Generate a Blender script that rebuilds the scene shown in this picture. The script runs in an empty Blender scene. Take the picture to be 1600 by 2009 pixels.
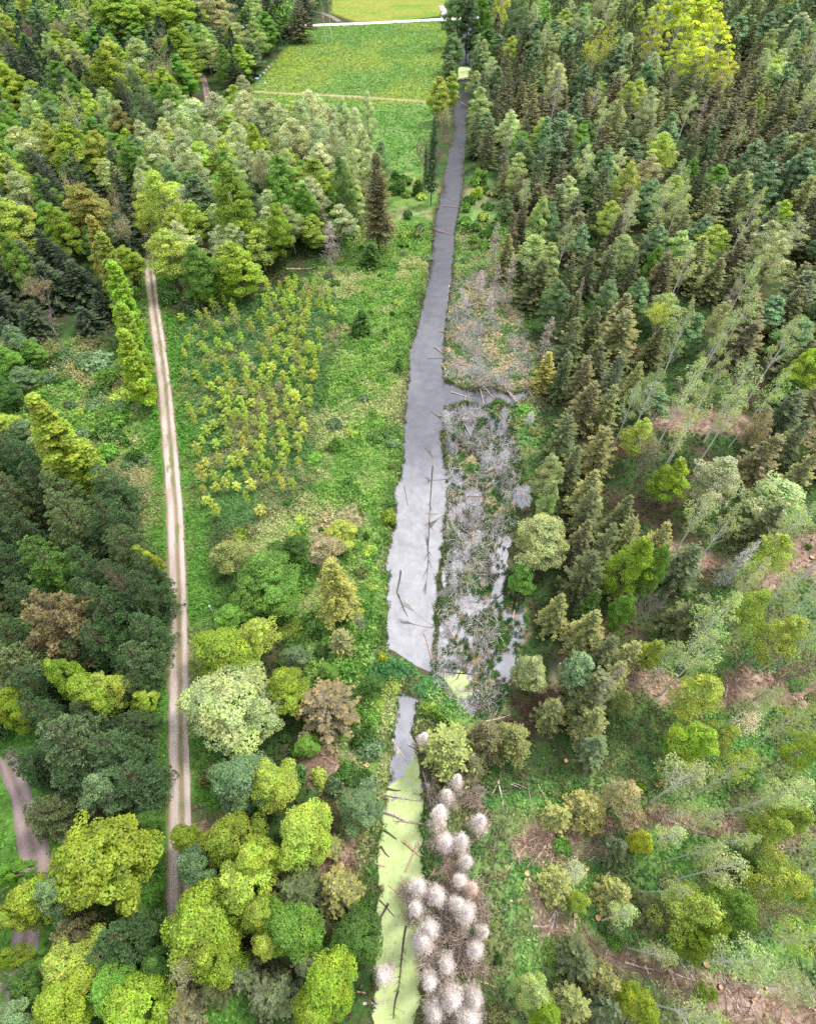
import bpy, math, random
import numpy as np
from mathutils import Vector, Matrix

S = bpy.context.scene
COL = S.collection
rad = math.radians

# ------------------------------------------------------------------ camera
CAM_H = 75.0
PITCH = rad(51.7)                 # below the horizon
FPX = 1044.0                      # focal length in photo pixels (1600 wide)
cd = bpy.data.cameras.new('camera')
cam = bpy.data.objects.new('camera', cd); COL.objects.link(cam)
cam.location = (0, 0, CAM_H)
cam.rotation_euler = (math.pi/2 - PITCH, 0, 0)
cd.sensor_fit = 'HORIZONTAL'; cd.sensor_width = 36.0; cd.lens = FPX/1600*36.0
cd.clip_start = 0.5; cd.clip_end = 9000
S.camera = cam

# ------------------------------------------------------------------ sky and sun
SUN_EL, SUN_AZ = rad(56), rad(62)          # azimuth measured from +Y towards +X
w = bpy.data.worlds.new('World'); S.world = w; w.use_nodes = True
nt = w.node_tree; nt.nodes.clear()
def WN(t, **k):
    n = nt.nodes.new(t)
    for a, b in k.items(): setattr(n, a, b)
    return n
wo = WN('ShaderNodeOutputWorld'); bg = WN('ShaderNodeBackground'); bg.inputs['Strength'].default_value = 0.10
sky = WN('ShaderNodeTexSky', sky_type='NISHITA', sun_disc=False)
sky.sun_elevation = SUN_EL; sky.sun_rotation = SUN_AZ
tc = WN('ShaderNodeTexCoord')
nz = WN('ShaderNodeTexNoise'); nz.inputs['Scale'].default_value = 5.5; nz.inputs['Detail'].default_value = 6
nz.inputs['Roughness'].default_value = 0.6
nt.links.new(tc.outputs['Generated'], nz.inputs['Vector'])
# one bright thin spot in the cloud cover, ahead of the camera and 57 degrees up
dp = WN('ShaderNodeVectorMath', operation='DOT_PRODUCT')
cdir = Vector((0.0, math.cos(rad(58)), math.sin(rad(58)))).normalized()
dp.inputs[1].default_value = cdir
nt.links.new(tc.outputs['Generated'], dp.inputs[0])
mr = WN('ShaderNodeMapRange', interpolation_type='SMOOTHSTEP')
mr.inputs['From Min'].default_value = math.cos(rad(14)); mr.inputs['From Max'].default_value = math.cos(rad(2))
mr.inputs['To Min'].default_value = 0; mr.inputs['To Max'].default_value = 0.46
nt.links.new(dp.outputs['Value'], mr.inputs['Value'])
ad = WN('ShaderNodeMath', operation='ADD'); nt.links.new(nz.outputs['Fac'], ad.inputs[0]); nt.links.new(mr.outputs[0], ad.inputs[1])
cr = WN('ShaderNodeValToRGB')
cr.color_ramp.elements[0].position = 0.42; cr.color_ramp.elements[0].color = (.41, .42, .48, 1)
cr.color_ramp.elements[1].position = 0.74; cr.color_ramp.elements[1].color = (1.1, 1.08, 1.08, 1)
nt.links.new(ad.outputs[0], cr.inputs['Fac'])
# overcast sky: brighter overhead than near the horizon
sx = WN('ShaderNodeSeparateXYZ'); nt.links.new(tc.outputs['Generated'], sx.inputs[0])
mz = WN('ShaderNodeMapRange', interpolation_type='SMOOTHSTEP'); mz.inputs['From Min'].default_value = .08; mz.inputs['From Max'].default_value = .98
mz.inputs['To Min'].default_value = 1.2; mz.inputs['To Max'].default_value = 15.0; nt.links.new(sx.outputs['Z'], mz.inputs['Value'])
sc = WN('ShaderNodeVectorMath', operation='SCALE'); nt.links.new(mz.outputs[0], sc.inputs['Scale'])
nt.links.new(cr.outputs['Color'], sc.inputs[0])
mx = WN('ShaderNodeMix', data_type='RGBA'); mx.inputs['Factor'].default_value = 0.88
nt.links.new(sky.outputs['Color'], mx.inputs['A']); nt.links.new(sc.outputs[0], mx.inputs['B'])
nt.links.new(mx.outputs['Result'], bg.inputs['Color']); nt.links.new(bg.outputs[0], wo.inputs['Surface'])

sd = bpy.data.lights.new('sun', 'SUN'); sd.energy = 1.5; sd.angle = rad(12); sd.color = (1.0, .955, .88)
sun = bpy.data.objects.new('sun', sd); COL.objects.link(sun)
sun.rotation_euler = (math.pi/2 - SUN_EL, 0, math.pi - SUN_AZ)
sun.location = (60, 60, 140)

S.view_settings.view_transform = 'Standard'; S.view_settings.look = 'None'
S.view_settings.exposure = 1.42; S.view_settings.gamma = 1.0
S.cycles.max_bounces = 7; S.cycles.diffuse_bounces = 4; S.cycles.glossy_bounces = 2
S.cycles.transmission_bounces = 3; S.cycles.transparent_max_bounces = 4
S.cycles.use_denoising = False
S.render.film_transparent = False

# ------------------------------------------------------------------ pixel of the photograph -> point of the place
SP, CP = math.sin(PITCH), math.cos(PITCH)
def at(px, py, h=0.0):
    u = (px-800.0)/FPX; v = (py-1004.5)/FPX
    dx = u; dy = CP - v*SP; dz = -SP - v*CP
    t = (CAM_H-h)/(-dz)
    return np.array([dx*t, dy*t, h])
def proj(x, y, z=0.0):
    x = np.asarray(x, float); y = np.asarray(y, float); z = np.asarray(z, float)-CAM_H
    d = y*CP - z*SP
    dn = -y*SP - z*CP
    d = np.maximum(d, 1e-3)
    return 800+FPX*x/d, 1004.5+FPX*dn/d, d
def poly(pts, h=0.0):
    return np.array([at(a, b, h)[:2] for a, b in pts])

# ------------------------------------------------------------------ noise and polygon helpers
def _hash(ix, iy, s):
    n = (ix.astype(np.int64)*374761393 + iy.astype(np.int64)*668265263 + s*1442695041) & 0xffffffff
    n = ((n ^ (n >> 13))*1274126177) & 0xffffffff
    return ((n ^ (n >> 16)) & 0xffff)/65535.0
def vnoise(x, y, s=0):
    ix = np.floor(x); iy = np.floor(y); fx = x-ix; fy = y-iy
    fx = fx*fx*(3-2*fx); fy = fy*fy*(3-2*fy)
    ix = ix.astype(np.int64); iy = iy.astype(np.int64)
    a = _hash(ix, iy, s); b = _hash(ix+1, iy, s); c = _hash(ix, iy+1, s); d = _hash(ix+1, iy+1, s)
    return (a*(1-fx)+b*fx)*(1-fy)+(c*(1-fx)+d*fx)*fy
def fbm(x, y, s=0, o=4):
    t = 0; a = .5; n = 0
    for i in range(o):
        t = t + a*vnoise(x*2**i+i*17.3, y*2**i-i*9.1, s+i); n += a; a *= .55
    return t/n
def sdf(x, y, P):
    """signed distance in metres, positive inside"""
    x = np.asarray(x, float).ravel(); y = np.asarray(y, float).ravel()
    best = np.full(x.shape, 1e9); ins = np.zeros(x.shape, bool)
    n = len(P)
    for i in range(n):
        ax, ay = P[i]; bx, by = P[(i+1) % n]
        dx, dy = bx-ax, by-ay; L = dx*dx+dy*dy+1e-12
        t = np.clip(((x-ax)*dx+(y-ay)*dy)/L, 0, 1)
        best = np.minimum(best, (x-ax-t*dx)**2+(y-ay-t*dy)**2)
        c = (ay > y) != (by > y)
        with np.errstate(divide='ignore', invalid='ignore'):
            xi = ax+(y-ay)*dx/(dy if abs(dy) > 1e-12 else 1e-12)
        ins ^= c & (x < xi)
    d = np.sqrt(best)
    return np.where(ins, d, -d)
def inpoly(px, py, P):
    ins = np.zeros(np.shape(px), bool)
    n = len(P)
    for i in range(n):
        ax, ay = P[i]; bx, by = P[(i+1) % n]
        c = (ay > py) != (by > py)
        ins ^= c & (px < ax+(py-ay)*(bx-ax)/((by-ay) if by != ay else 1e-9))
    return ins
def sstep(a, b, x):
    t = np.clip((x-a)/(b-a), 0, 1); return t*t*(3-2*t)

# ------------------------------------------------------------------ materials
def newmat(name):
    m = bpy.data.materials.new(name); m.use_nodes = True
    m.node_tree.nodes.clear(); return m, m.node_tree
def N(t, ty, **k):
    n = t.nodes.new(ty)
    for a, b in k.items(): setattr(n, a, b)
    return n
def base_color(t, use_obj=True):
    at_ = N(t, 'ShaderNodeAttribute', attribute_name='tint')
    if not use_obj: return at_.outputs['Color']
    oi = N(t, 'ShaderNodeObjectInfo')
    m = N(t, 'ShaderNodeMix', data_type='RGBA', blend_type='MULTIPLY'); m.inputs['Factor'].default_value = 1
    t.links.new(oi.outputs['Color'], m.inputs['A']); t.links.new(at_.outputs['Color'], m.inputs['B'])
    return m.outputs['Result']
def leaf_mat(name, trans=.3, rough=.55, spec=.25, use_obj=True):
    m, t = newmat(name); c = base_color(t, use_obj)
    p = N(t, 'ShaderNodeBsdfPrincipled'); p.inputs['Roughness'].default_value = rough
    p.inputs['Specular IOR Level'].default_value = spec
    t.links.new(c, p.inputs['Base Color'])
    tr = N(t, 'ShaderNodeBsdfTranslucent')
    y = N(t, 'ShaderNodeMix', data_type='RGBA', blend_type='MULTIPLY'); y.inputs['Factor'].default_value = 1
    y.inputs['B'].default_value = (1.15, 1.2, .7, 1); t.links.new(c, y.inputs['A'])
    t.links.new(y.outputs['Result'], tr.inputs['Color'])
    mi = N(t, 'ShaderNodeMixShader'); mi.inputs[0].default_value = trans
    t.links.new(p.outputs[0], mi.inputs[1]); t.links.new(tr.outputs[0], mi.inputs[2])
    o = N(t, 'ShaderNodeOutputMaterial'); t.links.new(mi.outputs[0], o.inputs[0]); return m
def bark_mat(name, c1, c2, scale=6, stretch=(1, 1, .25), use_obj=False, lo=.4, hi=.6):
    m, t = newmat(name)
    tc = N(t, 'ShaderNodeTexCoord'); mp = N(t, 'ShaderNodeMapping'); mp.inputs['Scale'].default_value = stretch
    t.links.new(tc.outputs['Object'], mp.inputs['Vector'])
    nz = N(t, 'ShaderNodeTexNoise'); nz.inputs['Scale'].default_value = scale; nz.inputs['Detail'].default_value = 4
    t.links.new(mp.outputs[0], nz.inputs['Vector'])
    r = N(t, 'ShaderNodeValToRGB'); r.color_ramp.elements[0].position = lo; r.color_ramp.elements[1].position = hi
    r.color_ramp.elements[0].color = (*c1, 1); r.color_ramp.elements[1].color = (*c2, 1)
    t.links.new(nz.outputs['Fac'], r.inputs['Fac'])
    p = N(t, 'ShaderNodeBsdfPrincipled'); p.inputs['Roughness'].default_value = .85
    p.inputs['Specular IOR Level'].default_value = .2
    c = r.outputs['Color']
    mm = N(t, 'ShaderNodeMix', data_type='RGBA', blend_type='MULTIPLY'); mm.inputs['Factor'].default_value = 1
    t.links.new(c, mm.inputs['A'])
    if use_obj:
        oi = N(t, 'ShaderNodeObjectInfo'); t.links.new(oi.outputs['Color'], mm.inputs['B'])
    else:
        mm.inputs['B'].default_value = (1, 1, 1, 1)
    t.links.new(mm.outputs['Result'], p.inputs['Base Color'])
    b = N(t, 'ShaderNodeBump'); b.inputs['Strength'].default_value = .4; b.inputs['Distance'].default_value = .05
    t.links.new(nz.outputs['Fac'], b.inputs['Height']); t.links.new(b.outputs[0], p.inputs['Normal'])
    o = N(t, 'ShaderNodeOutputMaterial'); t.links.new(p.outputs[0], o.inputs[0]); return m
def plain_mat(name, c, rough=.7):
    m, t = newmat(name); p = N(t, 'ShaderNodeBsdfPrincipled'); p.inputs['Roughness'].default_value = rough
    nz = N(t, 'ShaderNodeTexNoise'); nz.inputs['Scale'].default_value = 9
    mr = N(t, 'ShaderNodeMapRange'); mr.inputs['To Min'].default_value = .8; mr.inputs['To Max'].default_value = 1.15
    t.links.new(nz.outputs['Fac'], mr.inputs['Value'])
    v = N(t, 'ShaderNodeVectorMath', operation='SCALE'); v.inputs[0].default_value = c
    t.links.new(mr.outputs[0], v.inputs['Scale']); t.links.new(v.outputs[0], p.inputs['Base Color'])
    o = N(t, 'ShaderNodeOutputMaterial'); t.links.new(p.outputs[0], o.inputs[0]); return m

M_LEAF = leaf_mat('broad_leaves', .42, .5, .3)
M_NEEDLE = leaf_mat('needles', .2, .6, .25)
M_TWIG = leaf_mat('dead_twigs', .0, .8, .1)
M_COVER = leaf_mat('ground_plants', .4, .6, .2, use_obj=False)
M_LITTER = leaf_mat('dry_litter', .0, .85, .1, use_obj=False)
M_BARK = bark_mat('brown_bark', (.05, .035, .025), (.16, .12, .09))
M_BARKG = bark_mat('grey_bark', (.20, .17, .14), (.42, .37, .32))
M_BIRCH = bark_mat('birch_bark', (.20, .18, .16), (.74, .71, .67), 5, (1, 1, 1.6), lo=.30, hi=.42)
M_DEAD = bark_mat('weathered_dead_wood', (.22, .18, .15), (.52, .46, .42), 5, (1, 1, .2), use_obj=True)
M_WHITE = plain_mat('white_plastic', (.78, .78, .74), .5)

# ------------------------------------------------------------------ mesh building from arrays
class G:
    def __init__(s): s.q = []; s.cq = []; s.mq = []; s.t = []; s.ct = []; s.mt = []
    def quads(s, P, C, m=0):
        s.q.append(P.reshape(-1, 4, 3)); s.cq.append(np.broadcast_to(C, (len(s.q[-1]), 3))); s.mq.append(np.full(len(s.q[-1]), m))
    def tube(s, pts, rr, n=5, c=(1, 1, 1), m=0):
        pts = np.asarray(pts, float); k = len(pts)
        rr = np.broadcast_to(np.asarray(rr, float), (k,))
        d = np.gradient(pts, axis=0); d /= np.linalg.norm(d, axis=1)[:, None]+1e-9
        ref = np.where(np.abs(d[:, 2:3]) > .9, np.array([[1., 0, 0]]), np.array([[0, 0, 1.]]))
        a = np.cross(d, ref); a /= np.linalg.norm(a, axis=1)[:, None]+1e-9
        b = np.cross(d, a)
        th = np.linspace(0, 2*math.pi, n, endpoint=False)
        ring = pts[:, None]+rr[:, None, None]*(a[:, None]*np.cos(th)[None, :, None]+b[:, None]*np.sin(th)[None, :, None])
        r2 = np.roll(ring, -1, axis=1)
        s.quads(np.stack([ring[:-1], r2[:-1], r2[1:], ring[1:]], 2), np.array(c), m)
        # end cap as a fan of degenerate-free quads
        cen = pts[-1]
        if n % 2 == 0:
            rg = ring[-1]; idx = np.arange(0, n, 2)
            P = np.stack([np.broadcast_to(cen, (len(idx), 3)), rg[idx], rg[(idx+1) % n], rg[(idx+2) % n]], 1)
            s.quads(P, np.array(c), m)
    def arrays(s):
        return np.concatenate(s.q), np.concatenate(s.cq), np.concatenate(s.mq)
    def mesh(s, name, mats):
        P, C, m = s.arrays(); return mesh_quads(name, P, C, m, mats)
def mesh_quads(name, P, C, mi, mats):
    n = len(P); me = bpy.data.meshes.new(name)
    me.vertices.add(n*4); me.vertices.foreach_set('co', P.astype(np.float32).ravel())
    me.loops.add(n*4); me.loops.foreach_set('vertex_index', np.arange(n*4, dtype=np.int32))
    me.polygons.add(n); me.polygons.foreach_set('loop_start', np.arange(0, n*4, 4, dtype=np.int32))
    me.polygons.foreach_set('material_index', np.asarray(mi, np.int32))
    for x in mats: me.materials.append(x)
    me.update(calc_edges=True)
    a = me.attributes.new('tint', 'FLOAT_COLOR', 'POINT')
    c = np.ones((n*4, 4), np.float32); c[:, :3] = np.repeat(C, 4, axis=0); a.data.foreach_set('color', c.ravel())
    return me
def mesh_grid(name, V, F, C, mat, smooth=True):
    me = bpy.data.meshes.new(name); n = len(V); f = len(F)
    me.vertices.add(n); me.vertices.foreach_set('co', V.astype(np.float32).ravel())
    me.loops.add(f*4); me.loops.foreach_set('vertex_index', F.astype(np.int32).ravel())
    me.polygons.add(f); me.polygons.foreach_set('loop_start', np.arange(0, f*4, 4, dtype=np.int32))
    me.polygons.foreach_set('use_smooth', np.full(f, smooth))
    me.materials.append(mat); me.update(calc_edges=True)
    if C is not None:
        a = me.attributes.new('tint', 'FLOAT_COLOR', 'POINT')
        c = np.ones((n, 4), np.float32); c[:, :3] = C; a.data.foreach_set('color', c.ravel())
    return me
def nrm(v): return v/(np.linalg.norm(v, axis=-1, keepdims=True)+1e-9)
def rhombs(p, a, b):
    """leaf shaped quads: centre p, half axes a and b"""
    return np.stack([p-a, p-b+a*.15, p+a, p+b+a*.15], 1)
def link(name, data, parent=None, color=None):
    o = bpy.data.objects.new(name, data); COL.objects.link(o)
    if parent: o.parent = parent
    if color is not None: o.color = (*color, 1)
    return o
def tag(o, label=None, cat=None, group=None, kind=None):
    if label: o['label'] = label
    if cat: o['category'] = cat
    if group: o['group'] = group
    if kind: o['kind'] = kind
    return o
# ================================================================== THE SETTING
R_MAIN = [(897, 170), (918, 176), (914, 250), (909, 330), (903, 400), (893, 450), (889, 520), (881, 590), (874, 650), (870, 700), (868, 745), (900, 757), (925, 766), (962, 760), (1000, 770), (1032, 764),
          (1040, 780), (1005, 792), (975, 781), (945, 796), (915, 783), (872, 798), (866, 850), (872, 900), (880, 960), (873, 1010), (870, 1060), (862, 1110), (858, 1160), (852, 1230), (848, 1290), (846, 1332),
          (812, 1322), (790, 1310), (768, 1303), (758, 1290), (757, 1230), (761, 1160), (757, 1110), (765, 1060), (769, 1010), (779, 950), (791, 900), (793, 830), (798, 760), (801, 690), (816, 640), (830, 590),
          (838, 540), (846, 480), (851, 430), (868, 360), (880, 300), (889, 230)]
R_LOW = [(782, 1362), (800, 1350), (828, 1366), (820, 1390), (808, 1440), (818, 1480), (826, 1520), (836, 1545), (829, 1590), (826, 1640), (830, 1700), (834, 1760), (832, 1830), (830, 1900), (822, 1960), (812, 2009), (805, 2120),
         (728, 2120), (733, 2009), (735, 1900), (738, 1800), (742, 1700), (748, 1610), (756, 1560), (768, 1490), (771, 1420)]
R_TOP = [(896, 158), (926, 158), (930, 130), (918, 112), (925, 60), (915, 20), (905, 20), (908, 110), (900, 135)]
R_DITCH = [(826, 1530), (838, 1532), (870, 1535), (940, 1540), (1050, 1548), (1130, 1552), (1130, 1556), (1050, 1555), (940, 1549), (870, 1548), (836, 1556)]
SWAMP = [(862, 800), (925, 785), (1000, 792), (1012, 850), (1030, 920), (1045, 980), (1010, 1020), (1000, 1100), (1025, 1150), (1030, 1250), (1010, 1330), (980, 1400), (915, 1412), (885, 1375),
         (846, 1340), (850, 1250), (862, 1150), (868, 1020), (868, 900)]
UPSWAMP = [(880, 560), (950, 530), (1010, 600), (1045, 700), (1045, 775), (925, 762), (868, 745), (872, 650)]
P_MAIN, P_LOW, P_TOP, P_DITCH, P_SWAMP, P_UPSW = [poly(p) for p in (R_MAIN, R_LOW, R_TOP, R_DITCH, SWAMP, UPSWAMP)]

ROAD = [(355, 2120), (356, 2009), (352, 1900), (350, 1800), (353, 1700), (354, 1600), (351, 1480), (349, 1300), (348, 1150), (343, 1000), (333, 880), (323, 760), (313, 680), (301, 600), (294, 540), (290, 470), (287, 420), (284, 370), (282, 320), (284, 270)]
ROAD2 = [(284, 270), (330, 245), (390, 235), (409, 210), (406, 180), (398, 152), (384, 132), (366, 118)]
SIDE = [(10, 1480), (35, 1540), (52, 1600), (70, 1680), (76, 1740), (62, 1800), (42, 1860), (28, 1930), (26, 2009), (25, 2110)]
PATH = [(470, 60), (540, 54), (600, 49.5), (700, 46), (800, 41), (880, 37), (960, 33)]
SPUR = [(872, 37), (872, 26), (867, 10)]
BROWN = [(590, 18), (625, 22), (648, 30), (665, 42)]
TAN = [(440, 176), (500, 180), (600, 185), (700, 190), (780, 195), (860, 202)]
def world_line(P, step=1.0, sm=3):
    Q = poly(P); out = []
    for i in range(len(Q)-1):
        L = np.linalg.norm(Q[i+1]-Q[i]); n = max(1, int(L/step))
        for k in range(n): out.append(Q[i]+(Q[i+1]-Q[i])*k/n)
    out.append(Q[-1]); out = np.array(out)
    for _ in range(sm*4):
        out[1:-1] = (out[:-2]+2*out[1:-1]+out[2:])/4
    return out
L_ROAD, L_ROAD2, L_SIDE = world_line(ROAD), world_line(ROAD2), world_line(SIDE)
L_PATH, L_TAN, L_SPUR, L_BROWN = world_line(PATH, 3), world_line(TAN, 3), world_line(SPUR, 3), world_line(BROWN, 3)
def dline(x, y, L, sub=4):
    Q = L[::sub]; x = np.ravel(x); y = np.ravel(y); b = np.full(x.shape, 1e9)
    for i in range(len(Q)-1):
        ax, ay = Q[i]; dx, dy = Q[i+1]-Q[i]; LL = dx*dx+dy*dy+1e-9
        t = np.clip(((x-ax)*dx+(y-ay)*dy)/LL, 0, 1)
        b = np.minimum(b, (x-ax-t*dx)**2+(y-ay-t*dy)**2)
    return np.sqrt(b)

MEADOW = [(480, 185), (600, 50), (880, 38), (880, 60), (872, 130), (862, 200), (850, 260), (825, 330), (780, 345), (700, 330), (600, 300), (430, 240), (425, 190)]
MEADOW_FAR = [(640, -60), (900, -60), (862, 30), (800, 39), (700, 43), (650, 25)]
PLANT = [(345, 610), (420, 590), (520, 575), (600, 555), (660, 590), (665, 640), (640, 720), (620, 800), (615, 900), (600, 960), (540, 1010), (440, 1040), (390, 1000), (375, 850), (350, 700)]
ROUGH = [(600, 555), (700, 440), (760, 330), (840, 330), (862, 360), (850, 430), (838, 540), (816, 640), (798, 700), (793, 830), (780, 950), (765, 1060), (757, 1290), (800, 1320), (845, 1335), (890, 1380), (900, 1420), (830, 1440), (775, 1430),
         (760, 1560), (735, 1750), (650, 1500), (560, 1250), (470, 1100), (500, 1020), (600, 960), (620, 800), (665, 640)]
EASTBANK = [(890, 460), (925, 340), (960, 350), (1010, 480), (1010, 600), (1060, 700), (1060, 900), (1040, 1000), (1010, 900), (1000, 790), (1045, 775), (1010, 600), (950, 530), (880, 560)]
CLEARING = [(1240, 1340), (1320, 1240), (1400, 1150), (1440, 1040), (1620, 950), (1640, 2100), (830, 2100), (830, 1600), (850, 1555), (1100, 1540), (1230, 1470)]
LEFTROUGH = [(60, 660), (180, 680), (290, 720), (310, 820), (326, 900), (332, 1000), (330, 1080), (250, 1000), (200, 900), (60, 880), (-40, 800), (-40, 680)]
SLASH = [[(1000, 1650), (1090, 1622), (1230, 1590), (1275, 1602), (1200, 1645), (1130, 1690), (1110, 1715), (1010, 1690)],
         [(1030, 1745), (1120, 1800), (1230, 1860), (1400, 1905), (1620, 1960), (1620, 2060), (1450, 2015), (1350, 1965), (1200, 1915), (1130, 1870), (1060, 1850)],
         [(1240, 1592), (1440, 1597), (1620, 1650), (1620, 1680), (1440, 1650), (1330, 1640)],
         [(1200, 1310), (1330, 1325), (1480, 1320), (1600, 1335), (1600, 1390), (1440, 1385), (1300, 1380), (1200, 1350)],
         [(1230, 1045), (1400, 1080), (1440, 1110), (1330, 1110), (1200, 1080)],
         [(1280, 800), (1400, 805), (1600, 840), (1600, 860), (1380, 850), (1240, 840)],
         [(1480, 1060), (1640, 1040), (1640, 1130), (1500, 1150)],
         [(380, 1585), (470, 1590), (480, 1630), (390, 1640)], [(590, 1470), (690, 1480), (670, 1530), (560, 1530)],
         [(540, 1690), (700, 1640), (690, 1700), (560, 1730)], [(1090, 1270), (1200, 1230), (1180, 1360), (1090, 1380)],
         [(600, 1040), (700, 980), (720, 1030), (620, 1110)]]
P_MEADOW, P_MFAR, P_PLANT, P_ROUGH, P_EAST, P_CLEAR, P_LROUGH = [poly(p) for p in (MEADOW, MEADOW_FAR, PLANT, ROUGH, EASTBANK, CLEARING, LEFTROUGH)]
P_SLASH = [poly(p) for p in SLASH]
WATERS = [P_MAIN, P_LOW, P_TOP, P_DITCH]

DAM = poly([(757, 1303), (800, 1332), (850, 1352), (880, 1395), (905, 1425)])
def water_depth(x, y):
    x = np.ravel(np.asarray(x, float)); y = np.ravel(np.asarray(y, float))
    jx = (fbm(x*.9, y*.9, 3, 3)-.5)*1.3; jy = (fbm(x*.9, y*.9, 7, 3)-.5)*1.3
    d = np.full(np.shape(np.ravel(x)), -1e9)
    for P in WATERS: d = np.maximum(d, sdf(x+jx, y+jy, P))
    return np.minimum(d, dline(x+jx*1.6, y+jy*1.6, DAM, 1)-1.6+(fbm(x*1.7, y*1.7, 222, 2)-.5)*1.2)
def swamp_at(x, y):
    d = sdf(x, y, P_SWAMP); m = sstep(-1.0, 1.0, d+(fbm(x*.7, y*.7, 31, 2)-.5)*2)
    n = fbm(x*.34, y*.22, 41, 4)
    return m, n
def ground_z(x, y):
    d = water_depth(x, y)
    z = -1.3*sstep(-.35, 1.0, d)
    m, n = swamp_at(x, y)
    zs = -.33+(n-.54)*1.6
    z = np.minimum(z, m*np.clip(zs, -1.0, .05)+(1-m)*0.0)
    # earth dam between the two levels of water
    dd = dline(x, y, poly([(757, 1300), (800, 1330), (850, 1352), (880, 1395), (905, 1425)]), 1)
    z = np.maximum(z, .35-.55*np.maximum(dd-1.0, 0)-0*z) if True else z
    return np.where(dd < 2.6, z, np.where(z > 0, 0, z))

def region_color(x, y, k=0):
    """what grows or lies at each point: real colour of the ground and its plants"""
    x = np.ravel(x); y = np.ravel(y)
    n1 = fbm(x*.12, y*.12, 50+k, 4)[:, None]; n2 = fbm(x*.5, y*.5, 60+k, 3)[:, None]; n3 = fbm(x*.035, y*.035, 70, 3)[:, None]
    A = lambda *c: np.array(c)[None, :]
    def mixc(a, b, t): return a*(1-t)+b*t
    jx = (fbm(x*.25, y*.25, 13, 3)-.5)*5; jy = (fbm(x*.25, y*.25, 17, 3)-.5)*5
    X, Y = x+jx, y+jy
    col = mixc(A(.035, .062, .02), A(.075, .052, .035), sstep(.48, .62, n1))
    col = mixc(col, A(.05, .11, .025), sstep(.5, .62, n2)*.7)
    def put(col, P, c, soft=1.5, amt=1.0):
        m = sstep(-soft, soft, sdf(X, Y, P))[:, None]*amt
        return mixc(col, c, m)
    lush = mixc(A(.085, .19, .045), A(.17, .27, .08), sstep(.35, .65, n2)); lush = mixc(lush, A(.045, .13, .045), sstep(.48, .6, n1)); lush = mixc(lush, A(.15, .15, .07), sstep(.52, .62, fbm(x*.3, y*.3, 404, 3)[:, None])*.6)
    rough = mixc(A(.085, .18, .035), A(.16, .25, .06), sstep(.35, .65, n2)); rough = mixc(rough, A(.30, .29, .15), sstep(.54, .64, n1)*.7)
    col = put(col, P_ROUGH, rough, 3)
    col = put(col, P_EAST, mixc(lush, A(.2, .2, .1), sstep(.5, .65, n1)), 2)
    pl = mixc(A(.045, .12, .035), A(.10, .17, .055), n2); pl = mixc(pl, A(.22, .18, .10), sstep(.55, .66, n1)*.6)
    col = put(col, P_PLANT, pl, 2)
    col = put(col, P_CLEAR, mixc(lush, A(.13, .12, .06), sstep(.53, .66, n1)*.7), 3)
    col = put(col, P_LROUGH, mixc(rough, A(.2, .17, .09), sstep(.45, .6, n1)*.5), 3)
    col = put(col, P_UPSW, mixc(A(.08, .15, .04), A(.3, .25, .17), sstep(.42, .58, n2)), 2)
    col = put(col, P_SWAMP, mixc(A(.06, .13, .03), A(.3, .25, .14), sstep(.5, .62, n2)), 1)
    dr = np.minimum(dline(x, y, L_ROAD), dline(x, y, L_SIDE)+2)[:, None]
    vg = mixc(A(.055, .15, .025), A(.10, .20, .035), n2); vg = mixc(vg, A(.2, .19, .08), sstep(.56, .68, n1)*.5)
    col = mixc(col, vg, (1-sstep(3.5, 7.5, dr+(n1-.5)*8)))
    near = (Y < 40)[:, None]
    # meadow
    g = mixc(A(.135, .235, .06), A(.20, .265, .065), sstep(.40, .62, n3)); g = mixc(g, A(.22, .28, .035), sstep(.5, .64, n1)*sstep(.42, .6, n3)*.7)
    g = mixc(g, A(.11, .22, .06), sstep(.5, .7, n2)*.5)
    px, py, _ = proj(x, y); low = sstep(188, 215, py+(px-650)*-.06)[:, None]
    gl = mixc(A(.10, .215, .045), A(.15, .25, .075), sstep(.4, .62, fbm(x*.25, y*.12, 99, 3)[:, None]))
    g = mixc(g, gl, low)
    m = sstep(-1.5, 1.5, sdf(x, y, P_MEADOW))[:, None]; col = mixc(col, g, m)
    m = sstep(-1.5, 1.5, sdf(x, y, P_MFAR))[:, None]
    fr = mixc(A(.15, .25, .035), A(.24, .27, .05), sstep(.42, .6, fbm(x*.03, y*.12, 5, 3)[:, None])); col = mixc(col, fr, m)
    for i, P in enumerate(P_SLASH):
        c = mixc(A(.20, .125, .095), A(.40, .28, .22), sstep(.35, .65, n2))
        col = put(col, P, c, 1.2, .85 if i < 10 else .5)
    col = mixc(col, lush, 1-sstep(2.0, 4.0, dline(x, y, DAM, 1))[:, None])
    d = water_depth(x, y)[:, None]
    col = mixc(col, A(.10, .075, .05), sstep(-.1, .4, d))
    return col*(.85+.3*_hash((x*7).astype(int), (y*7).astype(int), 5)[:, None])

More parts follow.
